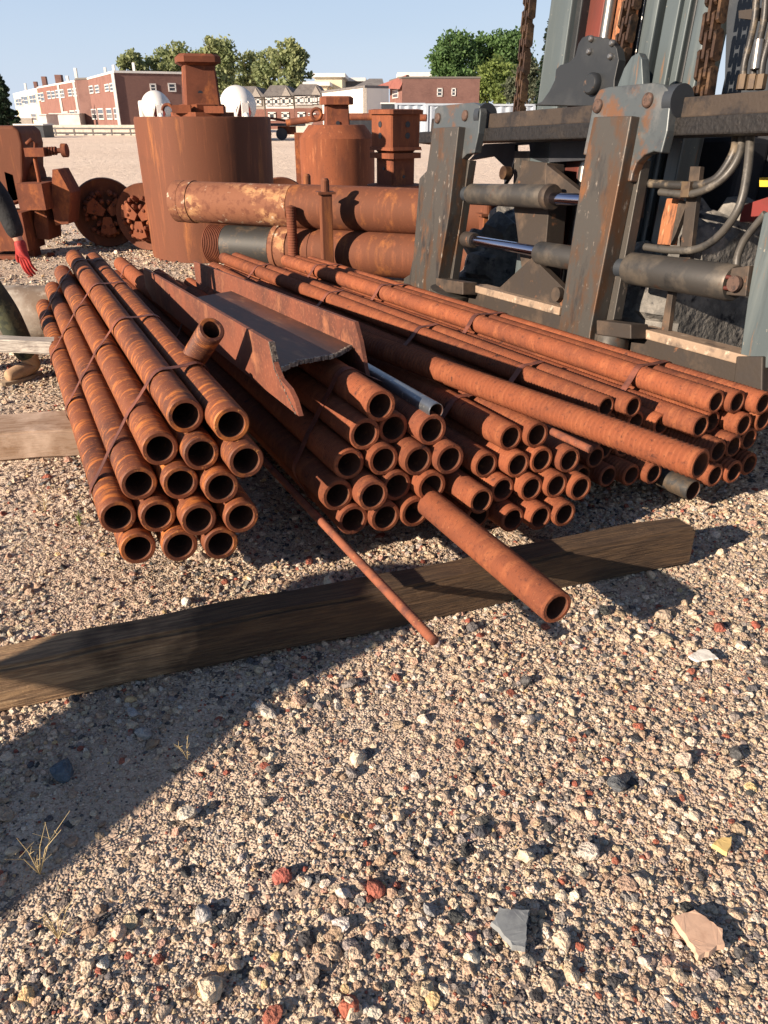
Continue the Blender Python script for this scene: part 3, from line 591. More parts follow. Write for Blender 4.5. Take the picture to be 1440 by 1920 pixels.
def kelly():
    Y = 11.2; p = atY(742, 217, Y); k = (Y*_c)/F
    def hz(py): return atY(742, py, Y).z
    root = empty('kelly_box', (p.x, p.y, 0), 'rusty square kelly box post with bolt holes in its head', 'drill part')
    rz = .62
    m = MB(); square_frustum(m, (0, 0), hz(275), hz(214), .46, .46, rz, .08); m.build('head', M_rusto, root)
    m = MB(); square_frustum(m, (0, 0), hz(214), hz(206), .53, .53, rz, .12); square_frustum(m, (0, 0), hz(206), hz(204.5), .53, .42, rz, .12); m.build('cap_plate', M_rusto, root)
    m = MB(); square_frustum(m, (0, 0), hz(281), hz(275), .52, .50, rz, .12); m.build('head_flange', M_rusto, root)
    m = MB(); square_frustum(m, (0, 0), hz(296), hz(286), .51, .51, rz, .15); square_frustum(m, (0, 0), hz(286), hz(281), .35, .40, rz, .15); m.build('collar', M_rusto, root)
    m = MB(); square_frustum(m, (0, 0), hz(346), hz(296), .37, .37, rz, .1); m.build('shaft', M_rust, root)
    MB().lathe([(0, 0), (.30, 0), (.30, hz(356)), (.38, hz(355)), (.38, hz(346)), (.0, hz(344))], 40, None, False, cap=False).build('base_flange', M_rusto, root)
    for f_ in (0, 1):
        n_ = Vector((0, -1, 0)); n_.rotate(Euler((0, 0, rz-math.pi/2*f_))); t_ = Vector((-n_.y, n_.x, 0))
        for (tt, py) in ((-.02, 233), (-.02, 254)):
            c_ = n_*.229+t_*tt*(1 if f_ else -1); MB().tube([c_+Vector((0, 0, hz(py))), c_+n_*.008+Vector((0, 0, hz(py)))], .036, 18).build('bolt_hole', M_body, root)
        c_ = n_*.184; MB().tube([c_+Vector((0, 0, hz(330 if f_ == 0 else 315))), c_+n_*.008+Vector((0, 0, hz(330 if f_ == 0 else 315)))], .02, 12).build('bolt_hole', M_body, root)
kelly()
# casing rack
dR = (Vector((atY(890, 485, 7.26).x, 7.26, 0))-Vector((atY(395, 455, 8.3).x, 8.3, 0))).normalized()
def casing(p0, L, r, label, prof=None, parts=(), m=M_rusts, cat='casing pipe'):
    Mx, u, a = frame_from_axis(dR)
    root = empty('casing_pipe', label=label, cat=cat, M=Matrix.Translation(p0) @ Mx)
    RY = Matrix.Rotation(-math.pi/2, 4, 'X')
    auto_smooth(MB().lathe(prof or [(r*.9, L), (r*.9, 0), (r, 0), (r, L), (r*.9, L)], 64, RY, False, cap=False).build('barrel', m, root), 35)
    for (nm, pf, mm) in parts: auto_smooth(MB().lathe(pf, 64, RY, False, cap=False).build(nm, mm, root), 35)
    return root
zU, zL = .72, .335
pU = Vector((atY(335, 380, 8.5).x, 8.5, zU)); pL = Vector((atY(397, 455, 8.3).x, 8.3, zL))
def thr(y0, y1, r, pitch=.02):
    out = [(r*.9, y0), (r, y0)]; y = y0
    while y < y1: out += [(r, y), (r, y+pitch*.45), (r-.010, y+pitch*.5), (r-.010, y+pitch*.95)]; y += pitch
    return out+[(r*.9, y1)]
casing(pU, 1.33, .195, 'upper rusty casing pipe with peeling pale paint and a bare grey end', [(.17, 1.33), (.17, .20), (.195, .20), (.195, 1.33), (.17, 1.33)], (('end_ring', [(.17, 0), (.20, 0), (.20, .10), (.197, .10), (.197, .12), (.203, .12), (.203, .21), (.17, .21)], M_rustw),), M_rustw)
casing(pU+dR*1.34, 3.6, .200, 'upper long dark rusty casing pipe behind the rack post', m=M_rusts)
casing(pL, .74, .19, 'lower black casing pipe with a threaded end', [(.165, .74), (.165, .20), (.188, .20), (.188, .74), (.165, .74)], (('thread', thr(0, .20, .185), M_rust),), M_blackpipe)
casing(pL+dR*.76, 3.9, .2, 'lower long rusty casing pipe with flaky flange', [(.18, 3.9), (.18, .16), (.195, .16), (.195, .42), (.19, .42), (.19, .46), (.2, .47), (.2, 3.9), (.18, 3.9)], (('flange', [(.17, 0), (.215, 0), (.215, .05), (.205, .06), (.205, .18), (.17, .18)], M_rustw),), M_rusts)
def post(px, ytop, Y, label, hgt=None, thread=False):
    p = atY(px, ytop, Y); root = empty('rack_post', (p.x, p.y, 0), label, 'post', 'upright posts of the casing rack')
    h_ = p.z
    if thread:
        m = MB(); m.lathe([(0, 0)]+[(.048-(.003 if i % 2 else 0), i*.012) for i in range(int(h_/.012))]+[(0, h_)], 20, None, False, cap=False); m.build('threaded_rod', M_rust, root)
    else:
        m = MB(); m.box((0, 0, (h_-.13)/2), (.10, .10, h_-.13), .3, bev=.006); m.build('shaft', M_rusts, root)
        m = MB(); m.box((0, 0, h_-.12), (.16, .13, .02), .3); m.lathe([(0, h_-.11), (.038, h_-.11), (.038, h_-.02), (.025, h_), (0, h_)], 14, None, False, cap=False); m.build('pin', M_rusts, root)
post(609, 334, 7.45, 'thick rusty rack post standing in front of both casing pipes')
post(575, 326, 8.55, 'rusty rack post behind the upper casing pipe')
post(545, 384, 7.72, 'coarse threaded post holding the lower casing pipe', thread=True)
post(915, 374, 7.05, 'rusty rack post at the right end beside the fork')
mb = MB(); mb.box((0, 0, .05), (2.6, .55, .10), 0, bev=.008); o = mb.build('steel_plate', M_rustw); o.location = (-.25, 7.75, 0); o.rotation_euler = (0, 0, math.atan2(dR.y, dR.x)); tag(o, 'flaky white painted steel slab under the casing pipes', 'steel slab')
# long thin tube behind the small drum
mb = MB(); mb.tube([atY(538, 230, 15.0), atY(612, 219, 14.8), atY(700, 219, 14.6), atY(800, 221, 14.4)], .055, 12); tag(mb.build('drill_rod', M_rust), 'long thin rusty drill rod behind the small drum', 'rod')
mb = MB(); mb.box((0, 0, .62), (.16, .16, 1.24)); mb.box((0, 0, .03), (.5, .4, .06)); o = mb.build('rod_stand', M_rust); q = atY(560, 224, 14.9); o.location = (q.x, q.y, 0); tag(o, 'rusty stand holding the thin drill rod', 'stand')

def drill_head(px, py, Y, rad, tilt_z, label, cut=True):
    c_ = atY(px, py, Y); root = empty('drill_bit', label=label, cat='drill bit', group='roller drill bits on the gravel', M=Matrix.Translation((c_.x, c_.y, 0)) @ Matrix.Rotation(tilt_z, 4, 'Z'))
    # axis is horizontal, face towards local -Y
    Mz = Matrix.Translation((0, 0, rad)) @ Matrix.Rotation(math.pi/2, 4, 'X')
    auto_smooth(MB().lathe([(0, -.42), (rad*.93, -.42), (rad*.93, -.05), (rad, -.05), (rad, .0), (rad*.97, .03), (rad*.9, .02), (rad*.55, -.02), (0, -.02)], 56, Mz, False, cap=False).build('disc', M_rusts, root), 30)
    MB().lathe([(0, -.9), (.16, -.9), (.16, -.42), (0, -.42)], 20, Mz, False, cap=False).build('shank', M_rust, root)
    rr = random.Random(int(px))
    for arm in range(3):
        an = arm*2*math.pi/3+.5
        d_ = Vector((math.cos(an), 0, math.sin(an))); t_ = Vector((-math.sin(an), 0, math.cos(an)))
        m = MB(); b_ = Vector((0, -.03, rad)); w0 = rad*.11; w1 = rad*.24
        pts = [b_+d_*rad*.08+t_*w0, b_+d_*rad*.08-t_*w0, b_+d_*rad*.52-t_*w1, b_+d_*rad*.60, b_+d_*rad*.52+t_*w1]
        m.prism(pts, (0, -.15, 0)); m.build('cutter_arm', M_rusto, root)
        m = MB()
        for ring_, (rd, nn, sz) in enumerate(((.60, 7, .030), (.36, 4, .028))):
            for q in range(nn):
                a2 = an+(q/(nn-1)-.5)*1.5; pc = Vector((math.cos(a2)*rad*rd, -.10-.05*ring_, rad+math.sin(a2)*rad*rd))
                m.lathe([(0, -.06), (sz*1.1, -.06), (sz*1.2, -.01), (sz*.7, .04), (0, .055)], 9, Matrix.Translation(pc) @ Matrix.Rotation(math.pi/2+rr.uniform(-.5, .5), 4, 'X') @ Matrix.Rotation(rr.uniform(-.5, .5), 4, 'Y'), False, cap=False)
        m.build('cutter_teeth', M_rust, root)
    return root
drill_head(194, 366, 10.4, .41, .35, 'rusty roller drill bit lying on its side, fully visible left of the tall drum')
drill_head(268, 372, 10.1, .39, -.25, 'rusty roller drill bit partly hidden by the left edge of the tall drum')
drill_head(527, 350, 11.4, .38, .2, 'rusty drill bit disc peeping out right of the tall drum')

def left_machine():
    root = empty('drill_rig_part', (-4.9, 8.9, 0), 'big rusty drilling assembly at the left edge with a bolt and a hooked pipe', 'drill assembly')
    def P_(px, py, Y=9.7): q = atY(px, py, Y+(2.8 if Y < 8 else 0)); return Vector((q.x+4.9, q.y-8.9, q.z))
    RX = lambda c_: Matrix.Translation(c_) @ Matrix.Rotation(math.pi/2, 4, 'Y')
    # big drum on its side: axis along x, right end face near px 30-45
    hs = MB().prism([P_(-160, 237), P_(24, 236), P_(36, 246), P_(42, 270), P_(44, 330), P_(38, 378), P_(20, 386), P_(-160, 386)], (0, .62, 0)).build('housing', M_rusts, root)
    b_ = hs.modifiers.new('bevel', 'BEVEL'); b_.width = .03; b_.segments = 3
    c2 = P_(30, 330, 7.2); m = MB(); m.lathe([(0, 0), (.27, 0), (.27, .10), (.16, .16), (.16, .30), (0, .30)], 24, RX(c2), False, cap=False)
    for k in range(9): an = k*.7; m.lathe([(0, 0), (.035, 0), (.035, .08), (0, .08)], 6, RX(c2+Vector((.05, .27*math.cos(an), .27*math.sin(an)))), False, cap=False)
    m.build('hub', M_rust, root)
    b0 = P_(48, 285); b1 = P_(120, 282)
    m = MB(); m.box(((b0.x+b1.x)/2-.08, b0.y, b0.z), (.22, .22, .09)); m.tube([b0, b1], .028, 14)
    for k in range(5): f_ = .48+k*.07; q = b0.lerp(b1, f_); m.tube([q, q+Vector((.016, 0, 0))], .045, 16)
    m.tube([b1-Vector((.02, 0, 0)), b1+Vector((.035, 0, 0))], .072, 20); m.build('adjusting_bolt', M_rust, root)
    m = MB(); m.tube([P_(50, 270), P_(58, 262), P_(67, 268), P_(66, 300), P_(73, 335), P_(75, 352)], .022, 10); m.build('hooked_pipe', M_rusto, root)
    m = MB(); m.box(P_(72, 366), (.30, .45, .28)); m.build('bracket_block', M_rust, root)
    m = MB(); a_ = [P_(98, 318), P_(108, 318), P_(132, 362), P_(128, 420), P_(104, 423), P_(96, 380)]; m.prism(a_, (0, .35, 0)); m.build('side_lug', M_rust, root)
    m = MB(); m.lathe([(0, -.3), (.26, -.3), (.26, 0), (.2, .05), (0, .05)], 28, RX(P_(100, 375, 7.3)), False, cap=False); m.build('side_disc', M_rusts, root)
    m = MB(); m.box(P_(20, 430), (.55, .5, .42)); m.prism([P_(66, 370), P_(78, 375), P_(90, 415), P_(92, 450), P_(70, 448), P_(64, 420)], (0, .4, 0)); m.build('lower_frame', M_rust, root)
    m = MB(); m.prism([P_(8, 322), P_(24, 328), P_(34, 376), P_(18, 376)], (0, .1, 0)); m.build('gusset', M_rusto, root)
    m = MB(); q = P_(80, 487); m.tube([q-Vector((.25, 0, 0)), q+Vector((.08, 0, 0))], .045, 14); m.tube([q+Vector((.08, 0, 0)), q+Vector((.13, 0, 0))], .085, 20)
    m.box(P_(65, 470), (.06, .2, .26)); m.build('lower_bolt', M_rust, root)
    m = MB(); m.box(P_(5, 500), (.7, .6, .34)); m.tube([P_(-30, 520), P_(40, 520)], .12, 18); m.build('foot', M_rust, root)
    q = P_(-30, 575, 6.3); m = MB(); m.lathe([(.0, 0), (.17, .02), (.2, .12), (.05, .55), (0, .55)], 20, Matrix.Translation(q) @ Matrix.Rotation(math.pi/2, 4, 'Y'), False, cap=False); m.build('cone', M_rust, root)
left_machine()

# ------------------------------------------------------------------ forklift
e1 = ray(-41, 294).normalized(); n0 = -(e1.cross(Vector((0, 0, 1)))).normalized(); up = n0.cross(e1).normalized()
if up.z < 0: up = -up
n1 = e1.cross(Vector((0, 0, 1))).normalized(); n1 = n1 if n1.x < 0 else -n1
e3 = (up-.10*n1).normalized(); nn = (n1-(n1.dot(e3))*e3).normalized()
O = atH(1383, 667, .52)
FM = Matrix((e1, nn, e3)).transposed().to_4x4(); FM = Matrix.Translation(O) @ FM
FI = FM.inverted()
def LP(px, py, w_=0.):                    # point of the view ray on the carriage-parallel plane at depth w_
    d_ = ray(px, py); C_ = Vector((0, 0, CAMH)); t = (O+nn*w_-C_).dot(nn)/d_.dot(nn)
    q = FI @ (C_+d_*t); return Vector((q.x, w_, q.z))
fk = empty('forklift', label='heavy grey forklift with worn forks and a tall mast at the right', cat='forklift', M=FM)
Yw = Vector((0, 1, 0))
def fpr(name, pts, w_, th_, m, par=fk, bev=0):      # outline at plane w_ (front) extruded back by th_
    o = MB().prism([LP(x, y, w_) for x, y in pts], (0, -th_, 0)).build(name, m, par)
    if bev: b_ = o.modifiers.new('bevel', 'BEVEL'); b_.width = bev; b_.segments = 2; b_.limit_method = 'ANGLE'; b_.angle_limit = R(40)
    return o
def fbox(name, a, b, m, par=fk, bev=.004): return MB().box2(a, b, bev).build(name, m, par)
s_of = lambda px, py, w_=0.: LP(px, py, w_).x
t_of = lambda px, py, w_=0.: LP(px, py, w_).z
# top bar : lower rail proud, upper rail set back
sL = s_of(785, 262); tb0 = .925; tb1 = 1.005; tb2 = 1.095
fbox('top_rail', (-1.6, .00, tb0), (sL-.0, -.12, tb1-.0), M_bar, bev=.008)
fbox('top_rail', (-1.6, -.03, tb1), (sL-.12, -.14, tb2), M_bardust, bev=.008)
# lower bar
lowd = -.28
fbox('lower_rail', (s_of(1430, 690), -.01, lowd), (s_of(1165, 620), -.16, 0), M_carr, bev=.01)
fbox('lower_rail', (s_of(1060, 600), -.01, lowd), (s_of(868, 540), -.16, 0), M_carr, bev=.01)
fbox('rail_edge', (s_of(1400, 680), -.012+.02, -.035), (s_of(1183, 615), -.15, .012), M_edge, bev=.006)
fbox('rail_edge', (s_of(1050, 590), .008, -.035), (s_of(880, 540), -.15, .012), M_edge, bev=.006)
def fork(name, face, plate, bolts, pinc, label, lowplate):
    root = empty(name, (0, 0, 0)); root.parent = fk; tag(root, label)
    o = fpr('shank', face, .10, .10, M_fork, root, .006)
    o = fpr('hook_plate', plate, .045, .055, M_forkplate, root, .006)
    for (x, y) in bolts:
        c_ = LP(x, y, .045); MB().tube([c_, c_+Yw*.012, c_+Yw*.016], [.034, .034, .024], 18).build('bolt', M_bolt, root)
    c_ = LP(*pinc, -.02); MB().tube([c_+Vector((-.04, 0, 0)), c_+Vector((.02, 0, 0))], .075, 28).build('hinge_pin', M_mastd, root)
    if lowplate: fpr('lower_plate', lowplate, .045, .05, M_fork, root, .005)
    return root
rf = fork('fork', [(1113, 219), (1184, 217), (1165, 320), (1108, 615), (1075, 850), (1010, 850), (1046, 620), (1092, 320)],
     [(1108, 215), (1114, 185), (1124, 168), (1140, 163), (1225, 155), (1243, 158), (1254, 170), (1257, 190), (1251, 245), (1240, 287), (1225, 284), (1207, 291), (1193, 306), (1186, 325), (1183, 340), (1170, 340), (1140, 300), (1093, 290)],
     [(1122, 199), (1216, 188)], (1268, 190), 'nearer fork with rusty worn front face', None)
lf = fork('fork', [(811, 240), (860, 237), (842, 400), (813, 570), (795, 700), (750, 700), (770, 570), (797, 340)],
     [(812, 238), (815, 205), (822, 198), (888, 192), (899, 197), (901, 210), (897, 250), (889, 287), (875, 289), (864, 300), (858, 328), (846, 330), (830, 280), (808, 275)],
     [(822, 222), (873, 217)], (908, 217), 'farther fork beside the casing pipes', [(800, 320), (786, 335), (775, 480), (768, 515), (757, 522), (755, 548), (790, 560), (806, 400)])
# depth (side face) of shanks: they are 10 cm thick, extended by a rear web
for pts in ([(1165, 300), (1205, 300), (1150, 600), (1108, 613)], [(842, 300), (880, 300), (842, 560), (813, 560)]): fpr('shank_web', pts, .0, .06, M_fork, rf if pts[0][0] > 1000 else lf, .004)
# retaining blocks at the fork feet
for (bx, cx_) in (((817, 868, 521, 545), (826, 868, 545, 575)), ((1118, 1183, 600, 628), (1126, 1172, 628, 668))):
    x0, x1, y0, y1 = bx; fpr('stop_block', [(x0, y0), (x1, y0+8), (x1, y1+8), (x0, y1)], .11, .12, M_carr, fk, .006)
    a_ = LP((cx_[0]+cx_[1])/2, cx_[2], .05); b_ = LP((cx_[0]+cx_[1])/2-6, cx_[3], .05); MB().tube([a_, b_], abs(LP(cx_[1], cx_[2], .05).x-LP(cx_[0], cx_[2], .05).x)/2, 24).build('stop_pin', M_cyl, fk)
# shield plate with bolts
sh = fpr('chain_plate', [(1000, 197), (1016, 190), (1030, 170), (1040, 150), (1042, 130), (1050, 122), (1068, 116), (1078, 105), (1084, 82), (1092, 70), (1102, 66), (1140, 72), (1156, 90), (1160, 112), (1152, 150), (1150, 200)], -.04, .05, M_plate, fk, .004)
for (x, y) in ((1110, 73), (1149, 81), (1106, 97), (1146, 106)):
    c_ = LP(x, y, -.04); MB().tube([c_, c_+Yw*.012, c_+Yw*.018], [.017, .017, .010], 12).build('bolt', M_silver, sh)
c_ = LP(1115, 158, -.04); MB().tube([c_, c_+Yw*.03, c_+Yw*.04], [.055, .055, .044], 28).build('boss', M_plate, sh)
fpr('chain_bracket', [(1150, 200), (1158, 160), (1170, 128), (1184, 106), (1197, 98), (1203, 110), (1208, 200)], .0, .05, M_mast, fk, .004)
# mast
def col(name, xa, xb, w_, d_, m, ytop=-60, ybot=210, lean=None, par=fk):
    # vertical column: its edges at y=0 are px xa..xb
    a_ = LP(xa, 0, w_).x; b_ = LP(xb, 0, w_).x; z1 = LP(xa, 0, w_).z+1.2
    return fbox(name, (min(a_, b_), w_, -.7), (max(a_, b_), w_-d_, z1), m, par, bev=.008)
col('mast_column', 1033, 1073, -.30, .12, M_mast)
col('mast_column', 1073, 1092, -.34, .20, M_plate)
col('red_channel', 1098, 1134, -.40, .06, M_redp)
a_ = LP(1146, 0, -.42); MB().tube([Vector((a_.x, -.42, -.3)), Vector((a_.x, -.42, 2.8))], .035, 24).build('lift_cylinder', M_silver, fk)
col('mast_rib', 1158, 1182, -.44, .08, M_raw)
for k, (xa, xb, w_, m) in enumerate(((1212, 1236, -.30, M_mast), (1236, 1250, -.36, M_plate), (1250, 1276, -.31, M_mast), (1276, 1296, -.34, M_mast), (1296, 1308, -.37, M_plate), (1308, 1334, -.32, M_mast))): col('mast_column', xa, xb, w_, .15, m)
col('mast_backing', 1034, 1340, -.62, .05, M_body)
a_ = LP(1203, 40, -.33); MB().tube([Vector((a_.x, -.33, 1.1)), Vector((a_.x, -.33, 2.8))], .006, 10).build('steel_line', M_silver, fk)
def chain(pa, pb, w_, wide, m, label=None, pitch=.078):
    a_ = LP(*pa, w_); b_ = LP(*pb, w_); d_ = (b_-a_); L = d_.length; d_.normalize(); x_ = Vector((1, 0, 0)); n_ = int(L/pitch)+1; mb = MB()
    # leaf chain: plates lie in the plane (d_, Y); pins along x
    for i in range(-1, n_+1):
        c_ = a_+d_*pitch*i
        mb.tube([c_-x_*wide*.56, c_+x_*wide*.56], .013, 10)
        k_ = 4
        for j in range(k_):
            if (i+j) % 2: continue
            xo = (j/(k_-1)-.5)*wide; out = []
            for t in range(12):
                an = 2*math.pi*t/12; y_ = math.cos(an)*.031; z_ = math.sin(an)*.031
                base_ = c_ if z_ < 0 else c_+d_*pitch
                out.append(base_+Vector((xo-.004, 0, 0))+Yw*y_*(1 if abs(z_) > .008 else .8)+d_*z_*1.0)
            mb.prism(out, (wide/k_*.8, 0, 0))
    return mb.build('lift_chain', m, fk)
chain((972, 232), (998, -40), -.20, .065, M_chain)
chain((1150, 190), (1192, -30), -.26, .085, M_chain)
chain((1320, 172), (1352, -40), -.16, .085, M_chain)
# side-shift cylinders
def barrel(p, q, w_, r, m=M_cyl, name='hydraulic_cylinder', par=fk, n=28):
    a_ = LP(*p, w_); b_ = LP(*q, w_); d_ = (b_-a_).normalized(); e_ = .012
    return MB().tube([a_, a_+d_*e_, b_-d_*e_, b_], [r*.93, r, r, r*.93], n).build(name, m, par)
c1 = barrel((884, 364), (1036, 369), -.02, .068)
barrel((1026, 369), (1037, 370), -.02, .074, M_carr, 'gland', c1); barrel((1036, 372), (1110, 376), -.02, .034, M_chrome, 'piston_rod', c1)
barrel((850, 362), (884, 364), -.02, .05, M_mastd, 'clevis', c1)
c2 = barrel((1012, 474), (1110, 490), -.02, .068); barrel((884, 450), (1012, 472), -.02, .033, M_chrome, 'piston_rod', c2); barrel((872, 448), (890, 451), -.02, .052, M_carr, 'clevis', c2)
c3 = barrel((1182, 503), (1378, 531), -.02, .082); barrel((1120, 498), (1182, 503), -.02, .05, M_mastd, 'gland', c3)
fpr('clevis', [(1355, 505), (1405, 498), (1398, 556), (1352, 552)], .02, .08, M_carr, c3, .004)
a_ = LP(1380, 532, .03); MB().tube([a_, a_+Yw*.02], .035, 16).build('pin', M_bolt, c3)
rg = [LP(1366, 530, .03)+Vector((math.cos(t)*.05, .01, math.sin(t)*.024)) for t in np.linspace(.5, 5.6, 14)]; MB().tube(rg, .010, 8).build('pin_clip', M_redp, c3)
# centre structure
fpr('centre_column', [(962, 380), (1030, 378), (1015, 560), (985, 560)], -.14, .14, M_carr, fk, .005)
fpr('centre_column', [(978, 300), (1025, 305), (1022, 380), (966, 372)], -.14, .14, M_carr, fk, .005)
fpr('gusset', [(1024, 308), (1100, 368), (1022, 372)], -.12, .05, M_carr, fk, .003)
fpr('gusset', [(998, 482), (1072, 556), (1072, 590), (930, 545)], -.06, .05, M_carr, fk, .003)
a_ = LP(1049, 552, -.055); MB().tube([a_, a_+Yw*.03], .042, 24).build('pin_boss', M_carr, fk)
fpr('slotted_link', [(965, 283), (993, 283), (991, 345), (962, 345)], -.30, .03, M_fork, fk, .003)
fpr('cross_plate', [(908, 270), (1100, 262), (1100, 300), (1020, 305), (995, 296), (992, 270), (965, 272), (965, 300), (955, 330), (945, 345), (946, 312), (925, 292), (880, 300)], -.30, .03, M_body, fk)
a_ = LP(954, 325, -.25); MB().tube([a_, a_+Yw*.05], .045, 10).build('chain_anchor', M_chain, fk)
# dark machine behind
fbox('body', (-1.7, -.95, -.50), (1.35, -2.8, 2.6), M_body, bev=.03)
fbox('body', (.9, -.75, -.25), (1.95, -.95, 1.0), M_body, bev=.03)
fpr('inner_post', [(1366, -60), (1440, -60), (1440, 175), (1358, 175)], -.40, .1, M_mastd, fk)
fpr('bracket_bar', [(1294, 312), (1313, 312), (1293, 490), (1272, 490)], -.10, .03, M_carr, fk, .002)
fpr('torn_plate', [(1250, 372), (1275, 372), (1268, 420), (1262, 460), (1232, 458), (1240, 410)], -.16, .03, M_raw, fk, .003)
fpr('torn_plate', [(1272, 375), (1288, 380), (1266, 440), (1256, 460)], -.14, .03, M_carr, fk, .003)
fpr('hose_clamp', [(1278, 340), (1294, 340), (1290, 370), (1274, 370)], -.03, .04, M_brass, fk, .003)
fpr('small_bracket', [(1194, 354), (1205, 355), (1198, 408), (1184, 406)], -.1, .03, M_carr, fk, .002)
fpr('lower_bracket', [(1252, 545), (1262, 547), (1250, 640), (1236, 636)], -.10, .03, M_carr, fk, .002)
def hose(pts, r, m, w0=-.05, name='hose'):
    P_ = [LP(x, y, w0+(dw if isinstance(dw, (int, float)) else 0)) for x, y, dw in pts]; out = []
    for i in range(len(P_)-1):
        p0 = P_[max(i-1, 0)]; p1 = P_[i]; p2 = P_[i+1]; p3 = P_[min(i+2, len(P_)-1)]
        for t in np.linspace(0, 1, 8, endpoint=False): out.append(.5*((2*p1)+(p2-p0)*t+(2*p0-5*p1+4*p2-p3)*t*t+(3*p1-p0-3*p2+p3)*t**3))
    out.append(P_[-1]); return MB().tube(out, r, 14).build(name, m, fk)
hose([(1210, 463, 0), (1262, 469, 0), (1310, 466, 0), (1350, 440, 0), (1385, 390, 0), (1400, 330, -.02), (1408, 250, -.06)], .019, M_hoseg)
hose([(1238, 360, 0), (1290, 364, 0), (1330, 352, 0), (1365, 325, -.02), (1388, 285, -.05), (1392, 240, -.08)], .018, M_hoseg)
hose([(1200, 343, -.03), (1290, 348, -.02), (1330, 342, -.02), (1355, 322, -.03), (1378, 280, -.05), (1380, 240, -.1)], .021, M_hose)
hose([(1436, 400, .02), (1415, 425, .02), (1396, 450, .02), (1384, 478, .02), (1381, 500, .02)], .017, M_hoseg)
for k, x in enumerate((1400, 1418, 1434)):
    hose([(x-8, 165, -.05), (x-4, 120, -.06), (x+6, 80, -.06), (x+16, 30, -.05), (x+20, -40, -.05)], .015, M_hose)
    a_ = LP(x-10, 168, -.10); b_ = LP(x-5, 140, -.10); MB().tube([a_, b_], .024, 6, smooth=False).build('fitting', M_brass, fk)
a_ = LP(1416, 130, -.09); b_ = LP(1424, 75, -.09); MB().tube([a_, b_], .022, 12).build('fitting', M_silver, fk)
fpr('hose_bracket', [(1385, 20), (1432, 14), (1440, 40), (1385, 34)], -.12, .04, M_carr, fk)
fpr('red_frame', [(1392, 385), (1470, 360), (1470, 410), (1386, 416)], -.60, .1, M_redm, fk)
fpr('yellow_marker', [(1424, 333), (1450, 332), (1450, 350), (1424, 350)], -.60, .05, M_yel, fk)
# right end column of carriage
fpr('end_plate', [(1432, 400), (1480, 380), (1480, 690), (1378, 690), (1388, 665), (1402, 560), (1412, 500)], .0, .12, M_mast, fk, .005)
fpr('end_foot', [(1380, 668), (1430, 668), (1428, 760), (1372, 750)], .02, .16, M_carr, fk, .006)
# tyres (lumpy lugs)
def tyre(c_, r, wd, par, name='tyre', seed=0):
    root_ = MB(); n_ = 72; k_ = 9; rr = random.Random(seed); vs = []
    for i in range(n_):
        an = 2*math.pi*i/n_
        for j in range(k_):
            f_ = j/(k_-1)*2-1
            lug = .075*(1 if ((i//4) % 2 == (0 if f_ < 0 else 1)) else 0)*(1 if abs(f_) > .1 else .3)
            ra = r-.045*abs(f_)**3*2+lug+rr.uniform(-.008, .008)
            vs.append(c_+Vector((f_*wd/2, math.cos(an)*ra, math.sin(an)*ra)))
    fs = [(i*k_+j, ((i+1) % n_)*k_+j, ((i+1) % n_)*k_+j+1, i*k_+j+1) for i in range(n_) for j in range(k_-1)]
    for j, sgn in ((0, -1), (k_-1, 1)):
        o_ = len(vs)
        for i in range(n_): an = 2*math.pi*i/n_; vs.append(c_+Vector((sgn*wd*.48, math.cos(an)*r*.5, math.sin(an)*r*.5)))
        fs += [((i*k_+j), ((i+1) % n_)*k_+j, o_+(i+1) % n_, o_+i) for i in range(n_)]
        fs.append(tuple(o_+i for i in range(n_)))
    root_.add(vs, fs, False); return root_.build(name, M_tyre, par)
q = LP(905, 500, -.62); zg = -.50
tyre(Vector((s_of(930, 500, -.7), -.95, zg+.52)), .50, .42, fk, seed=1)
tyre(Vector((s_of(1255, 560, -.5), -.82, zg+.56)), .56, .50, fk, seed=2)

# ------------------------------------------------------------------ unseen blocker added outside the view, outlined so its shadow falls across the foreground
def blocker():
    root = empty('shadow_blocker', (-2.6, .2, 0), 'tall crooked rusty steel blocker added outside the view at left, shaped for its shadow', 'shadow blocker')
    o = [(-.22, 0), (-.14, .78), (.26, 1.02), (.28, 1.12), (.30, 1.20), (.34, 1.27), (.48, 1.30), (.62, 1.26), (.72, 1.20), (.84, 1.06), (.66, .84), (.47, .74), (.46, 0)]
    MB().prism([(-.04, y-.2, z) for y, z in o], (.08, 0, 0)).build('blocker_plate', M_rust, root)
    MB().box((0, -.07, .02), (.5, .9, .04)).build('blocker_foot', M_rust, root)
blocker()

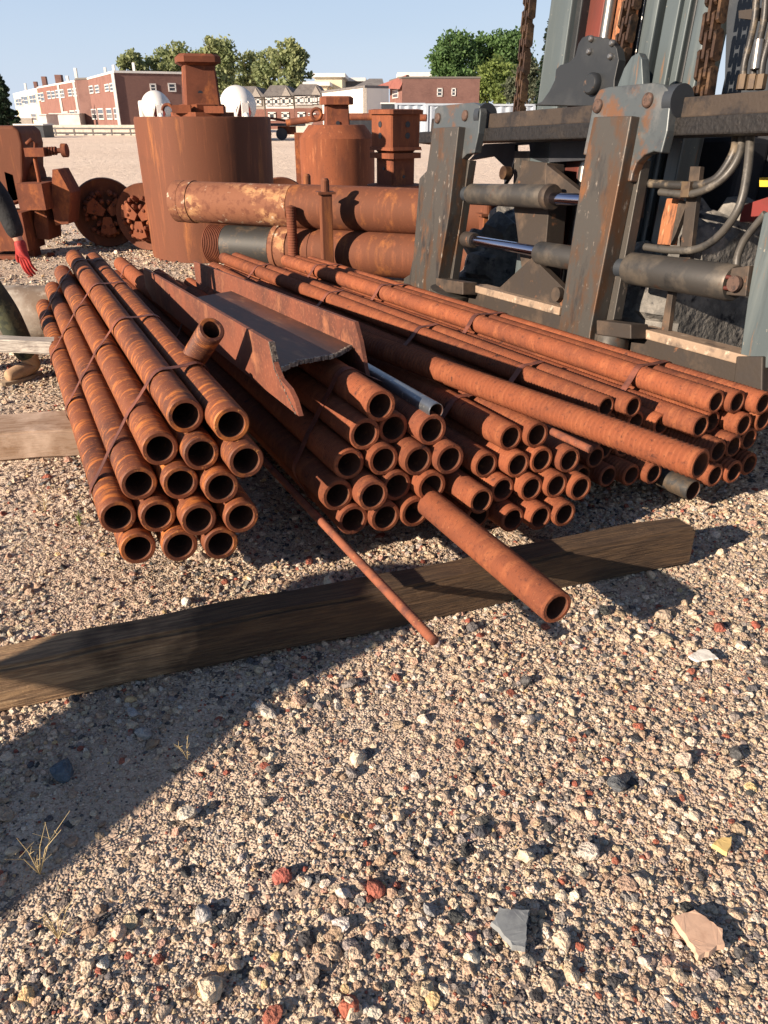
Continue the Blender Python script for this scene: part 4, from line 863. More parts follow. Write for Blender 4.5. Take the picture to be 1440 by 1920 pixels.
# ------------------------------------------------------------------ people
def skin(name, verts, edges, radii, m, parent, sub=2, root_i=0):
    me = bpy.data.meshes.new(name); me.from_pydata([tuple(v) for v in verts], edges, []); me.materials.append(m)
    o = bpy.data.objects.new(name, me); COL.objects.link(o); o.parent = parent
    o.modifiers.new('skin', 'SKIN'); o.modifiers['skin'].use_smooth_shade = True
    if not me.skin_vertices: 
        bm = bmesh.new(); bm.from_mesh(me); bm.verts.layers.skin.verify(); bm.to_mesh(me); bm.free()
    for i, r_ in enumerate(radii):
        q = me.skin_vertices[0].data[i]; q.radius = (r_, r_) if not hasattr(r_, '__len__') else r_; q.use_root = (i == root_i)
    s_ = o.modifiers.new('sub', 'SUBSURF'); s_.levels = sub; s_.render_levels = sub
    return o
def person(J, label, glove=True):
    """J: joints hip, chest, neck, head, and sh/el/wr/fi, hp/kn/an/to for L and R (world)"""
    o_ = Vector((J['hip'].x, J['hip'].y, 0)); root = empty('person', o_, label, 'person', 'people')
    q = {k: v-o_ for k, v in J.items()}
    V = [q['hip'], q['chest'], q['neck'], q['neck']+(q['head']-q['neck'])*.35, q['head']-Vector((0, 0, .03)), q['head']+Vector((0, 0, .07)),
         q['shL'], q['elL'], q['wrL'], q['shR'], q['elR'], q['wrR'], q['hpL'], q['knL'], q['anL'], q['hpR'], q['knR'], q['anR']]
    skin('body', V, [(0, 1), (1, 2), (2, 3), (3, 4), (4, 5), (2, 6), (6, 7), (7, 8), (2, 9), (9, 10), (10, 11), (0, 12), (12, 13), (13, 14), (0, 15), (15, 16), (16, 17)],
         [(.13, .10), (.15, .10), (.07, .07), (.055, .055), (.085, .10), (.075, .085), .055, .040, .028, .055, .040, .028, .085, .058, .038, .085, .058, .038], M_skin, root)
    skin('jacket', [q['hip']+Vector((0, 0, -.05)), q['chest'], q['neck']-Vector((0, 0, .03)), q['shL'], q['elL'], q['elL'].lerp(q['wrL'], .9), q['shR'], q['elR'], q['elR'].lerp(q['wrR'], .9)],
         [(0, 1), (1, 2), (2, 3), (3, 4), (4, 5), (2, 6), (6, 7), (7, 8)], [(.17, .14), (.19, .14), (.10, .09), .085, .066, .050, .085, .066, .050], M_black, root)
    skin('trousers', [q['hip'], q['hpL'], q['knL'], q['knL'].lerp(q['anL'], .5), q['anL'], q['hpR'], q['knR'], q['knR'].lerp(q['anR'], .5), q['anR']],
         [(0, 1), (1, 2), (2, 3), (3, 4), (0, 5), (5, 6), (6, 7), (7, 8)], [(.16, .13), .115, .085, .080, .066, .115, .085, .080, .066], M_camo, root)
    hd = q['head']; m = MB(); m.lathe([(0, .16), (.06, .15), (.10, .10), (.112, .04), (.108, .0), (.10, -.005)], 24, Matrix.Translation(hd), True, cap=False); m.build('hair', M_hair, root)
    f_ = (q.get('face') or Vector((0, -1, 0))); f_ = f_.normalized(); sx = Vector((-f_.y, f_.x, 0))
    m = MB(); m.lathe([(0, .02), (.012, .01), (.018, -.03), (0, -.035)], 10, Matrix.Translation(hd+f_*.10), True, cap=False)
    for s_ in (-1, 1): m.lathe([(0, .03), (.012, .02), (.012, -.02), (0, -.03)], 8, Matrix.Translation(hd+sx*s_*.095), True, cap=False)
    m.build('nose_and_ears', M_skin, root)
    for sd_ in ('L', 'R'):
        wr, fi = q['wr'+sd_], q['fi'+sd_]; d_ = (fi-wr); L = d_.length; d_.normalize(); ac = d_.cross(Vector((.3, 1, 0))).normalized(); pd = ac.cross(d_).normalized()
        palm = wr+d_*L*.25; V = [wr-d_*.03, palm]; E_ = [(0, 1)]; Rr = [(.033, .033), (.040, .022)]
        for k, (off_, ln, r0) in enumerate(((-.030, .085, .0095), (-.010, .095, .010), (.011, .088, .0095), (.030, .070, .0085))):
            b0 = palm+ac*off_+d_*.045; c1 = b0+d_*ln*.45+pd*.006; c2 = c1+d_*ln*.33+pd*.016; c3 = c2+d_*ln*.22+pd*.022
            i0 = len(V); V += [b0, c1, c2, c3]; E_ += [(1, i0), (i0, i0+1), (i0+1, i0+2), (i0+2, i0+3)]; Rr += [r0*1.15, r0, r0*.95, r0*.75]
        i0 = len(V); V += [palm+ac*.035*-1-d_*.005, palm-ac*.058+d_*.025+pd*.01, palm-ac*.064+d_*.055+pd*.018]; E_ += [(1, i0), (i0, i0+1), (i0+1, i0+2)]; Rr += [.014, .012, .009]
        skin('glove', V, E_, Rr, M_glove if glove else M_skin, root, 2)
        an, to = q['an'+sd_], q['to'+sd_]; fd = (to-an); fd.z = 0; fd.normalize(); base = Vector((an.x, an.y, 0))
        b_ = skin('boot', [an+Vector((0, 0, .09)), an, base+Vector((0, 0, .065))-fd*.03, base+fd*.09+Vector((0, 0, .055)), base+fd*.185+Vector((0, 0, .042))], [(0, 1), (1, 2), (2, 3), (3, 4)], [.066, .060, .052, .050, .040], M_boot, root, 2)
        sd2 = Vector((-fd.y, fd.x, 0)); pts = []
        for t in range(24):
            an2 = 2*math.pi*t/24; pts.append(base+fd*(.08+math.cos(an2)*.15)+sd2*math.sin(an2)*(.050)+Vector((0, 0, .0)))
        MB().prism(pts, (0, 0, .022)).build('sole', M_sole, b_)
    return root
Yp = 4.78
A_ = lambda px, py, dy=0: atY(px, py, Yp+dy)
J = dict(hip=A_(-105, 455), chest=A_(-125, 330), neck=A_(-130, 262), head=A_(-140, 205), shL=A_(-75, 285), elL=A_(5, 378), wrL=A_(38, 458, -.02), fiL=A_(54, 515, -.05),
         shR=A_(-190, 285), elR=A_(-215, 370), wrR=A_(-200, 455), fiR=A_(-198, 510), hpL=A_(-75, 480), knL=A_(8, 580), anL=A_(55, 676, .06), toL=A_(10, 712, -.10),
         hpR=A_(-140, 480), knR=A_(-160, 590), anR=A_(-180, 690), toR=A_(-215, 712, -.1))
J['anL'].z = .11; J['anR'].z = .11
for k in ('wrL', 'fiL', 'elL'): pass
person(J, 'person in black jacket with red gloves and tan boots at the left edge')

# ------------------------------------------------------------------ far background
M_brick = mat('red_brick', (.205, .098, .078), [((.16, .072, .055), 1.2, .45, .65), ((.26, .14, .11), 9, .55, .7, (.4, .4, 4))], .9, 0)
M_brickd = mat('brown_brick', (.155, .080, .066), [((.12, .06, .05), .8, .45, .65), ((.20, .115, .09), 8, .56, .7, (.3, .3, 4))], .9, 0)
M_cream = mat('cream_render', (.62, .54, .38), [((.52, .45, .32), 1.2, .5, .7)], .9)
M_white = mat('white_paint', (.72, .70, .66), [((.60, .58, .53), 1, .5, .7)], .7)
M_whiteb = mat('white_cladding', (.78, .72, .64), [((.68, .63, .56), .7, .5, .7, (1, 1, .2))], .7)
M_glass = mat('window_glass', (.05, .06, .07), (), .15)
M_roofg = mat('grey_shingle', (.16, .15, .145), [((.11, .10, .10), 2, .45, .65)], .9)
M_roofr = mat('brown_red_roof', (.24, .085, .065), [((.18, .06, .05), 1.5, .45, .65)], .9)
M_tar = mat('flat_roof', (.12, .11, .10), (), .9)
M_cont = mat('grey_container', (.36, .41, .47), [((.28, .32, .37), 1, .5, .7, (1, 1, .2))], .6)
M_trunk = mat('bark', (.12, .09, .065), [((.07, .05, .04), 5, .45, .65, (1, 1, .3))], .95)
def leafmat(nm, a, b): 
    m = mat(nm, a, [(b, .35, .42, .62)], .7); t_ = m.node_tree; pb = t_.nodes['Principled BSDF']; tr = t_.nodes.new('ShaderNodeBsdfTranslucent'); ad = t_.nodes.new('ShaderNodeMixShader'); ad.inputs[0].default_value = .4
    src = pb.inputs['Base Color'].links[0].from_socket; t_.links.new(src, tr.inputs[0]); t_.links.new(pb.outputs[0], ad.inputs[1]); t_.links.new(tr.outputs[0], ad.inputs[2]); t_.links.new(ad.outputs[0], t_.nodes['Material Output'].inputs[0])
    return m
M_leafp = leafmat('pale_foliage', (.30, .33, .15), (.20, .25, .11)); M_leafg = leafmat('green_foliage', (.12, .25, .06), (.075, .17, .045))
M_leafy = leafmat('yellow_green_foliage', (.24, .33, .07), (.16, .24, .06)); M_leafd = leafmat('dark_conifer', (.030, .060, .028), (.018, .036, .018)); M_leafs = leafmat('grey_green_foliage', (.14, .155, .09), (.09, .11, .07))
def crown_mesh(blobs, n, size, seed, m, origin, down=.0):
    g = np.random.default_rng(seed); vs = []; fs = []
    vol = np.array([b[3]*b[4]*b[5] for b in blobs])**.8; cnt = (vol/vol.sum()*n).astype(int)
    for (x, y, z, rx, ry, rz), c_ in zip(blobs, cnt):
        # sub-clumps inside each blob, leaves gather round them
        nc = max(5, int(c_/38)); dirs = g.normal(0, 1, (nc, 3)); dirs /= np.linalg.norm(dirs, axis=1)[:, None]; rad = g.uniform(.35, 1.0, nc)**.6
        cc = dirs*rad[:, None]*[rx, ry, rz]+[x, y, z]
        k = g.integers(0, nc, c_); cs = min(rx, ry, rz)*.26
        p = cc[k]+g.normal(0, 1, (c_, 3))*cs*[1, 1, .7]
        a = g.normal(0, 1, (c_, 3)); a /= np.linalg.norm(a, axis=1)[:, None]; b = np.cross(a, g.normal(0, 1, (c_, 3))); b /= np.linalg.norm(b, axis=1)[:, None]
        s_ = size*g.uniform(.5, 1.3, c_)[:, None]
        q = np.stack([p-a*s_, p-b*s_*.6, p+a*s_, p+b*s_*.6], 1).reshape(-1, 3)
        o = len(vs)*1; base = sum(len(v) for v in vs); vs.append(q); fs.append(np.arange(c_*4).reshape(-1, 4)+base)
    V = np.concatenate(vs)-np.array(origin); Fc = np.concatenate(fs)
    me = bpy.data.meshes.new('crown'); me.from_pydata(V.tolist(), [], Fc.tolist()); me.materials.append(m); return me
def tree(name, px, Y, blobs_px, label, m, n=5000, size=.32, seed=0, group=None, trunkr=.25, cat='tree', limbs=True):
    """blobs_px: (px, py, half width px, half height px)"""
    base = atY(px, 240, Y); base.z = 0
    root = empty(name, base, label, cat, group); k = Y*_c/F/1.0*1.05
    bl = []
    rr = random.Random(seed)
    for (x, y, hw, hh) in blobs_px:
        c_ = atY(x, y, Y+rr.uniform(-1, 1)*hw*k*.5); bl.append((c_.x, c_.y, c_.z, hw*k, hw*k*.9, hh*k))
    me = crown_mesh(bl, n, size, seed, m, base); o = bpy.data.objects.new('crown', me); COL.objects.link(o); o.parent = root
    mb = MB(); top = max(b[2] for b in bl)*.8; mb.tube([(0, 0, 0), (.05, 0, top*.35), (-.1, .1, top*.7), (0, 0, top)], [trunkr, trunkr*.8, trunkr*.5, trunkr*.15], 8)
    if limbs:
        for b in bl:
            e = Vector((b[0], b[1], b[2]))-base; s0 = Vector((0, 0, min(e.z*.55, top*.6))); mb.tube([s0, s0.lerp(e, .5)+Vector((0, 0, -.3)), e], [trunkr*.5, trunkr*.35, trunkr*.1], 6)
            for q in range(4):
                e2 = e+Vector((rr.uniform(-1, 1)*b[3], rr.uniform(-1, 1)*b[4], rr.uniform(-.2, 1)*b[5]))*.8; mb.tube([s0.lerp(e, .5), e2], [trunkr*.25, .03], 5)
    mb.build('trunk', M_trunk, root)
    return root
G1 = 'pale street trees beyond the brick houses'
tree('street_tree', 250, 128, [(245, 112, 18, 15), (232, 120, 10, 10), (262, 128, 16, 12)], 'leftmost pale green tree, small, above the big brick end wall', M_leafp, 1900, .30, 11, G1)
tree('street_tree', 320, 131, [(300, 112, 26, 20), (330, 100, 18, 14), (345, 118, 24, 20), (320, 130, 30, 14)], 'pale green tree above the brick end wall, left of the drum neck', M_leafp, 3000, .30, 12, G1)
tree('street_tree', 410, 126, [(392, 84, 16, 15), (412, 100, 26, 22), (388, 112, 22, 24), (430, 118, 22, 22), (408, 145, 30, 22), (425, 160, 18, 20)], 'tallest pale green tree, right of the drum neck', M_leafp, 5400, .30, 13, G1)
tree('street_tree', 468, 132, [(470, 120, 20, 18), (462, 145, 24, 20), (482, 155, 20, 20)], 'thin pale green tree between two taller ones', M_leafp, 1700, .30, 14, G1)
tree('street_tree', 505, 127, [(505, 112, 20, 20), (498, 138, 22, 20), (512, 160, 16, 18)], 'pale green tree with a visible thin trunk, left of the rightmost one', M_leafp, 2300, .30, 15, G1, .18)
tree('street_tree', 542, 124, [(540, 98, 24, 18), (556, 112, 20, 20), (530, 120, 20, 20), (555, 138, 24, 16), (540, 160, 22, 16)], 'rightmost pale green tree with a branching trunk', M_leafp, 3700, .30, 16, G1, .18)
G2 = 'green trees at the right beyond the container fence'
tree('broad_tree', 850, 140, [(838, 100, 26, 28), (862, 88, 26, 22), (870, 118, 28, 28), (835, 130, 24, 22), (855, 145, 30, 20), (815, 118, 10, 16)], 'broad mid-green tree, left one of the dense pair', M_leafg, 9500, .30, 21, G2)
tree('broad_tree', 930, 143, [(908, 88, 22, 22), (935, 84, 24, 20), (965, 92, 26, 24), (920, 120, 28, 26), (960, 125, 30, 30), (985, 140, 20, 30)], 'broad mid-green tree, right one of the dense pair behind the chain', M_leafg, 9500, .30, 22, G2)
tree('leafy_bush', 925, 120, [(915, 150, 22, 26), (938, 140, 24, 26), (905, 175, 18, 18), (945, 172, 22, 20)], 'yellow-green bushy tree right of the brown brick building', M_leafy, 6500, .24, 23, G2)
tree('leafy_bush', 985, 112, [(965, 165, 16, 24), (990, 150, 20, 34), (1010, 165, 16, 28)], 'grey-green bushy tree behind the lift chain', M_leafs, 5000, .22, 24, G2)
def conifer(px, Y, ytop, hw, label, m, n, seed, sparse=1.0):
    base = atY(px, 240, Y); base.z = 0; H_ = atY(px, ytop, Y).z; k = Y*_c/F; root = empty('conifer', base, label, 'tree'); g = np.random.default_rng(seed); bl = []
    mb = MB(); mb.tube([(0, 0, 0), (0, 0, H_)], [.28, .03], 8)
    L_ = 26
    for i in range(L_):
        f_ = i/(L_-1); z = H_*(.06+.93*f_); r_ = hw*k*(1-f_)**.75+.1
        for q in range(6):
            an = g.uniform(0, 6.28); x, y = math.cos(an)*r_*.55, math.sin(an)*r_*.55
            bl.append((base.x+x, base.y+y, z-.1*r_, r_*.42*sparse, r_*.42*sparse, H_*.018+.10)); mb.tube([(0, 0, z), (x*1.7, y*1.7, z-.15*r_)], [.04, .01], 4)
    me = crown_mesh(bl, n, .20, seed, m, base); o = bpy.data.objects.new('crown', me); COL.objects.link(o); o.parent = root; mb.build('trunk', M_trunk, root)
conifer(12, 88, 124, 30, 'dark green conifer at the left edge of the view', M_leafd, 9000, 31, 1.3)
conifer(1014, 105, 28, 26, 'thin dark spruce rising beside the mast', M_leafd, 5000, 32, .7)

def on_plane(px, py, A, B):           # view ray meets the vertical plane through ground points A, B
    d_ = ray(px, py); n_ = Vector((B.y-A.y, -(B.x-A.x), 0)); C_ = Vector((0, 0, CAMH)); t = (A-C_).dot(n_)/d_.dot(n_); return C_+d_*t
def window(par, o_, r_, A, B, fm=M_white, frame=.10, cross=True):
    x0, y0, x1, y1 = r_; a_ = on_plane(x0, y1, A, B); b_ = on_plane(x1, y0, A, B); u = (B-A).normalized(); n_ = Vector((u.y, -u.x, 0))
    if n_.dot(-a_) < 0: n_ = -n_
    w_ = abs((b_-a_).dot(u)); h_ = abs(b_.z-a_.z); c_ = (a_+b_)/2-o_; M_ = Matrix.Translation(c_) @ Matrix.Rotation(math.atan2(u.y, u.x), 4, 'Z')
    sgn = 1 if Vector((-u.y, u.x, 0)).dot(n_) > 0 else -1
    m = MB()
    for (cx, cz, dx, dz) in ((0, h_/2, w_+frame, frame), (0, -h_/2, w_+frame, frame), (-w_/2, 0, frame, h_), (w_/2, 0, frame, h_))+(((0, 0, w_, frame*.7),) if cross else ()):
        m.box(None, (dx, .10, dz), M=M_ @ Matrix.Translation((cx, sgn*.05, cz)))
    f_ = m.build('window', fm, par); MB().box(None, (w_-.02, .04, h_-.02), M=M_ @ Matrix.Translation((0, sgn*.03, 0))).build('pane', M_glass, f_)
def house(name, pA, pB, E, m, label, roofm=M_tar, mend=None, trim=True, wins=(), ewins=(), pipes_=(), chim=(), group=None, cross=True):
    """pA near top corner, pB far top corner of the left-facing facade, E vector of the end wall"""
    A = Vector((pA.x, pA.y, 0)); B = Vector((pB.x, pB.y, 0)); Hh = (pA.z+pB.z)/2; o_ = A.copy(); root = empty(name, o_, label, 'house', group)
    P0 = [Vector((0, 0, 0)), B-A, B-A+E, E]
    m_ = MB(); m_.add([p for p in P0]+[p+Vector((0, 0, Hh)) for p in P0], [(0, 1, 5, 4), (1, 2, 6, 5), (2, 3, 7, 6), (3, 0, 4, 7)]); m_.build('wall', m, root)
    if mend:
        u = E.normalized(); n_ = Vector((u.y, -u.x, 0))*.02; MB().add([n_, E+n_, E+n_+Vector((0, 0, Hh)), n_+Vector((0, 0, Hh))], [(0, 1, 2, 3)]).build('end_wall', mend, root)
    c_ = sum(P0, Vector())/4; m_ = MB(); Q = [p+(p-c_).normalized()*.12+Vector((0, 0, Hh)) for p in P0]; m_.add(Q+[p+Vector((0, 0, .18)) for p in Q], [(3, 2, 1, 0), (4, 5, 6, 7), (0, 1, 5, 4), (1, 2, 6, 5), (2, 3, 7, 6), (3, 0, 4, 7)]); rf = m_.build('roof', M_white if trim else roofm, root)
    for (f1, f2, h_, wd) in chim:
        p = (B-A)*f1+E*f2; MB().box((p.x, p.y, Hh+h_/2), (wd, wd, h_)).build('chimney', M_white if wd < .4 else M_brickd, rf)
    for r_ in wins: window(root, o_, r_, A, B, cross=cross)
    for r_ in ewins: window(root, o_, r_, A, A+E, cross=cross)
    for f_ in pipes_:
        p = (B-A)*f_; n_ = Vector((-.12, -.06, 0)); m_ = MB(); m_.box((p.x+n_.x, p.y+n_.y, Hh/2), (.26, .26, Hh)); m_.build('downpipe', M_white, root)
    return root
G3 = 'row houses at the left'
cA = atY(214, 137, 80); E0 = atY(342, 139, 82.5)-cA; E0.z = 0
house('brick_house', cA, atY(164, 149, 95), E0, M_brick, 'nearest red brick house of the row with a long plain brown end wall', mend=M_brickd, pipes_=(.0,), group=G3,
      wins=[(170, 161, 175, 175), (181, 160, 186, 174), (199, 158, 205, 171), (209, 156, 214, 171), (175, 205, 181, 223), (187, 204, 194, 223), (203, 204, 210, 223), (217, 203, 222, 223)],
      ewins=[(283, 158, 291, 171), (317, 157, 328, 171)], chim=((.1, .05, .7, .22), (.5, .1, .8, .22), (.3, .45, 1.1, .22), (.85, .3, .6, .6)))
pj = atY(143, 150, 97); E1 = atY(164, 150, 96)-pj; E1.z = 0; nE = E0.normalized()
house('brick_house', pj, atY(140, 152, 101), E1, M_brickd, 'narrow dark brick stair block between two houses of the row', trim=False, group=G3)
house('brick_house', atY(142, 153, 101.5), atY(70, 166, 126), nE*7, M_brick, 'middle red brick house of the row with white upper windows and white downpipe', pipes_=(.02, .38), group=G3,
      wins=[(73, 175, 76, 188), (79, 174, 82, 190), (91, 171, 95, 185), (99, 171, 103, 184), (107, 169, 112, 183), (115, 168, 120, 183), (130, 167, 135, 180), (139, 166, 144, 180), (122, 210, 128, 222), (134, 208, 141, 223), (145, 207, 150, 222)], chim=((.1, .1, 1.5, .3), (.3, .1, .9, .3), (.5, .1, 1.2, .8), (.9, .1, 1.4, .6)))
house('cream_house', atY(69, 167, 126.5), atY(25, 178, 158), nE*8, M_cream, 'cream rendered house at the far left end of the row', group=G3,
      wins=[(32, 185, 35, 199), (38, 184, 41, 199), (42, 180, 45, 195), (48, 180, 52, 196), (58, 178, 61, 194), (64, 177, 67, 194), (61, 213, 68, 226)], chim=((.2, .1, 1.2, .5), (.6, .1, 1.4, .3)))
# things in front of the row
def simple_box(name, x0, y0, x1, y1, Y, dep, m, label, cat, ground_=True, extra=None):
    a_ = atY(x0, y0, Y); b_ = atY(x1, y1, Y); z0 = 0 if ground_ else b_.z; cx = (a_.x+b_.x)/2
    root = empty(name, (cx, Y, 0), label, cat); MB().box2((a_.x-cx, 0, z0), (b_.x-cx, dep, a_.z)).build('body', m, root)
    MB().box2((a_.x-cx-.08, -.08, a_.z), (b_.x-cx+.08, dep+.08, a_.z+.10)).build('top', M_white if m != M_wood else M_wood, root)
    return root
simple_box('shed', 73, 216, 90, 238, 84, 3, M_white, 'small white shed in front of the red brick row', 'shed')
simple_box('porch', 93, 214, 150, 226, 95, 3, M_white, 'white railed porch along the red brick row', 'porch')
simple_box('fence', 30, 222, 62, 238, 100, .4, M_woodg, 'low grey fence in front of the cream house', 'fence')
# concrete barrier along the far side of the yard
a_ = atY(28, 250, 74); b_ = atY(262, 250, 74)
root = empty('barrier', (a_.x, 74, 0), 'long low pale concrete barrier in front of the row houses', 'barrier'); Lb = b_.x-a_.x
mb = MB(); prof = [(0, 0), (.5, 0), (.42, .25), (.34, .80), (.16, .80), (.08, .25)]
mb.prism([(0, y, z) for y, z in prof], (Lb+9, 0, 0)); mb.build('wall', M_conc, root)
mb = MB(); mb.tube([(0, -.5, .55), (Lb+9, -.5, .50)], .07, 6)
for k in range(14): mb.box((k*1.6+.5, -.5, .28), (.12, .12, .56))
mb.build('rail', M_silver, root)
simple_box('concrete_block', 543, 231, 585, 246, 70, .8, M_conc, 'pale low concrete block left of the small drum', 'concrete block')
simple_box('skip', 27, 235, 82, 248, 66, 2, M_mastd, 'dark low trailer bed beyond the rusty machine at the left', 'trailer')
# mixer trucks
def mixer(px, Y, label, rz=.35):
    p = atY(px, 217, Y); root = empty('mixer_truck', (p.x, Y, 0), label, 'mixer truck', 'white mixer trucks parked beyond the yard', rot=(0, 0, rz))
    T_ = Matrix.Translation((0, .4, 2.05)) @ Matrix.Rotation(R(-78), 4, 'X')
    MB().lathe([(.45, -1.5), (.85, -1.0), (1.16, 0), (1.12, .9), (.75, 2.2), (0, 2.4)], 36, T_, True, cap=False).build('mixer_body', M_white, root)
    MB().lathe([(.50, -1.52), (.50, -1.44), (.2, -1.40), (.0, -1.40)], 24, T_, False, cap=False).build('hatch', M_redm, root)
    m = MB()
    for s_ in (-1, 1): m.tube([(s_*.75, -1.3, .9), (s_*.25, -1.45, 2.35)], .05, 6)
    m.box((0, -1.5, 1.8), (.42, .3, .9)); m.tube([(0, -1.6, 1.6), (.1, -2.0, 1.15)], .16, 10); m.build('chute_frame', M_white, root)
    MB().box((0, 1.5, .85), (1.2, 6.2, .3)).build('frame', M_mastd, root)
    MB().box((0, 4.1, 1.7), (2.2, 1.6, 1.9), bev=.15).build('cab', M_white, root)
    for s_ in (-1, 1):
        for y_ in (-.8, .5, 4.0): m = MB(); m.tube([(s_*1.0-.16, y_, .5), (s_*1.0+.16, y_, .5)], .5, 22); m.build('wheel', M_body, root)
mixer(297, 70, 'white mixer truck seen over the left rim of the tall drum'); mixer(452, 58, 'white mixer truck seen over the right rim of the tall drum')
# equipment trailer right of the tall drum
p = atY(525, 240, 60); root = empty('trailer', (p.x, 60, 0), 'dark low equipment trailer parked right of the tall drum', 'trailer')
MB().box((0, 0, .95), (3.4, 1.8, .16)).build('bed', M_body, root)
m = MB(); m.box((.5, -.2, .6), (1.2, .6, .5)); m.tube([(-1.2, 0, 1.0), (-.6, 0, 1.35), (.4, 0, 1.2)], .08, 8); m.build('gear', M_rust, root)
for x in (-.9, .2): m = MB(); m.tube([(x, -1.0, .38), (x, -.7, .38)], .38, 18); m.build('wheel', M_body, root)
# pale gabled houses behind the trees
def gable_house(x0, x1, yb, yt, yr, Y, m, rm, label, wins=(), low=None):
    a_ = atY(x0, yt, Y); b_ = atY(x1, yt, Y); cx = (a_.x+b_.x)/2; W_ = b_.x-a_.x; Hw = a_.z; Hr = atY((x0+x1)/2, yr, Y).z
    root = empty('row_house', (cx, Y, 0), label, 'house', 'pale gabled houses behind the street trees')
    MB().box2((-W_/2, 0, 0), (W_/2, 8, Hw)).build('wall', m, root)
    if low: MB().box2((-W_/2-.05, -.06, 0), (W_/2+.05, 0, Hw*low)).build('brick_face', M_brick, root)
    MB().prism([(-W_/2-.3, -.4, Hw), (W_/2+.3, -.4, Hw), (W_/2*.55, -.4, Hr), (-W_/2*.55, -.4, Hr)], (0, 8.6, 0)).build('roof', rm, root)
    MB().prism([(W_*.1, -.5, Hw), (W_*.42, -.5, Hw), (W_*.26, -.5, Hr*.96)], (0, .6, 0)).build('gable', M_woodg, root)
    for r_ in wins:
        window(root, Vector((cx, Y, 0)), r_, Vector((a_.x, Y-.06, 0)), Vector((b_.x, Y-.06, 0)), frame=.25, cross=False)
gable_house(552, 606, 240, 178, 158, 108, M_woodg, M_roofg, 'pale gabled house with white windows just left of the white warehouse', [(556, 183, 564, 194), (568, 182, 573, 194), (576, 181, 583, 194), (588, 181, 592, 193), (598, 180, 604, 192), (560, 212, 570, 222), (580, 214, 590, 224)], .62)
gable_house(497, 550, 240, 180, 160, 110, M_white, M_roofg, 'pale gabled house half hidden by the two right street trees', [(500, 186, 508, 196), (514, 185, 522, 196), (528, 184, 536, 196), (540, 184, 547, 195), (505, 212, 515, 224), (530, 212, 540, 222)], .62)
gable_house(440, 494, 240, 182, 162, 114, M_woodg, M_roofg, 'pale gabled house behind the tallest street tree', [(446, 187, 453, 196), (462, 186, 470, 196), (480, 186, 488, 196)], .62)
def big_block(name, x0, x1, yt, Y, dep, m, label, cat='building', band=None):
    a_ = atY(x0, yt, Y); b_ = atY(x1, yt, Y); cx = (a_.x+b_.x)/2; W_ = b_.x-a_.x; root = empty(name, (cx, Y, 0), label, cat)
    MB().box2((-W_/2, 0, 0), (W_/2, dep, a_.z-.3)).build('wall', m, root); MB().box2((-W_/2-.8, -.8, a_.z-.3), (W_/2+.8, dep+.5, a_.z+.5)).build('roof', M_white, root); return root
big_block('office_block', 590, 641, 142, 210, 20, M_cream, 'far beige block with a flat white roof')
big_block('office_block', 640, 680, 150, 230, 20, M_roofg, 'far grey block with white roof edge right of the beige one')
big_block('office_block', 752, 806, 141, 190, 14, M_white, 'far white flat-roofed block above the brown brick building')
big_block('office_block', 560, 612, 158, 200, 14, M_cream, 'low far beige block behind the gabled houses')
# white warehouse
p0 = atY(604, 175, 88); p1 = atY(684, 165, 80); p2 = atY(729, 166, 84)
root = empty('warehouse', (p1.x, p1.y, 0), 'large plain white warehouse with a sloping roof line', 'warehouse'); q0 = p0-Vector((p1.x, p1.y, 0)); q1 = Vector((0, 0, p1.z)); q2 = p2-Vector((p1.x, p1.y, 0)); z_ = Vector((0, 0, 1))
g0 = Vector((q0.x, q0.y, 0)); g1 = Vector((0, 0, 0)); g2 = Vector((q2.x, q2.y, 0)); back = q0+Vector((q2.x, q2.y, 0)); gb_ = Vector((back.x, back.y, 0))
MB().add([g0, g1, g2, gb_, q0, q1, q2, back], [(0, 1, 5, 4), (1, 2, 6, 5), (2, 3, 7, 6), (3, 0, 4, 7)]).build('wall', M_whiteb, root)
MB().add([q0+z_*.02, q1+z_*.02, q2+z_*.02, back+z_*.02, q0+z_*.22, q1+z_*.22, q2+z_*.22, back+z_*.22], [(3, 2, 1, 0), (4, 5, 6, 7), (0, 1, 5, 4), (1, 2, 6, 5), (2, 3, 7, 6), (3, 0, 4, 7)]).build('roof', M_roofg, root)
MB().box((0, -.1, p1.z/2), (.35, .3, p1.z)).build('downpipe', M_woodg, root)
# brown brick building with hip roof
Yb = 98; a_ = atY(754, 147, Yb); b_ = atY(900, 149, Yb); c_ = atY(731, 163, Yb+9)
E2 = Vector((b_.x-a_.x, .0, 0))
h_ = house('brick_building', a_, Vector((c_.x, c_.y, a_.z)), E2, M_brick, 'long brown brick building with two small windows in its end wall', mend=M_brickd, trim=False, ewins=[(820, 166, 829, 180), (847, 166, 854, 179)], wins=[(737, 168, 747, 184)], cross=True)
r0 = a_-Vector((a_.x, a_.y, 0)); m = MB(); c2 = Vector((c_.x-a_.x, c_.y-a_.y, 0)); Hh = a_.z
e_ = atY(728, 163, Yb+9.5); zz = e_.z
m.prism([(c2.x-2.2, c2.y, zz-.1), (0-.3, -.15, zz+.1-.6), (.5, .1, Hh+.35), (.9+c2.x+1.2, c2.y, Hh+.35)], (.3, .6, 0)); m.build('mansard', M_roofr, h_)
a2 = atY(667, 163, 118); b2 = atY(717, 146, 118); root = empty('row_house', ((a2.x+b2.x)/2, 118, 0), 'house with a dark grey roof left of the brown hip roof', 'house')
w2 = b2.x-a2.x; MB().box2((-w2/2, 0, 0), (w2/2, 8, a2.z)).build('wall', M_brick, root); MB().prism([(-w2/2-.3, -.3, a2.z), (w2/2+.3, -.3, a2.z), (w2/2, -.3+2.5, b2.z), (-w2/2+1.8, -.3+2.5, b2.z)], (0, 5, 0)).build('roof', M_roofg, root)
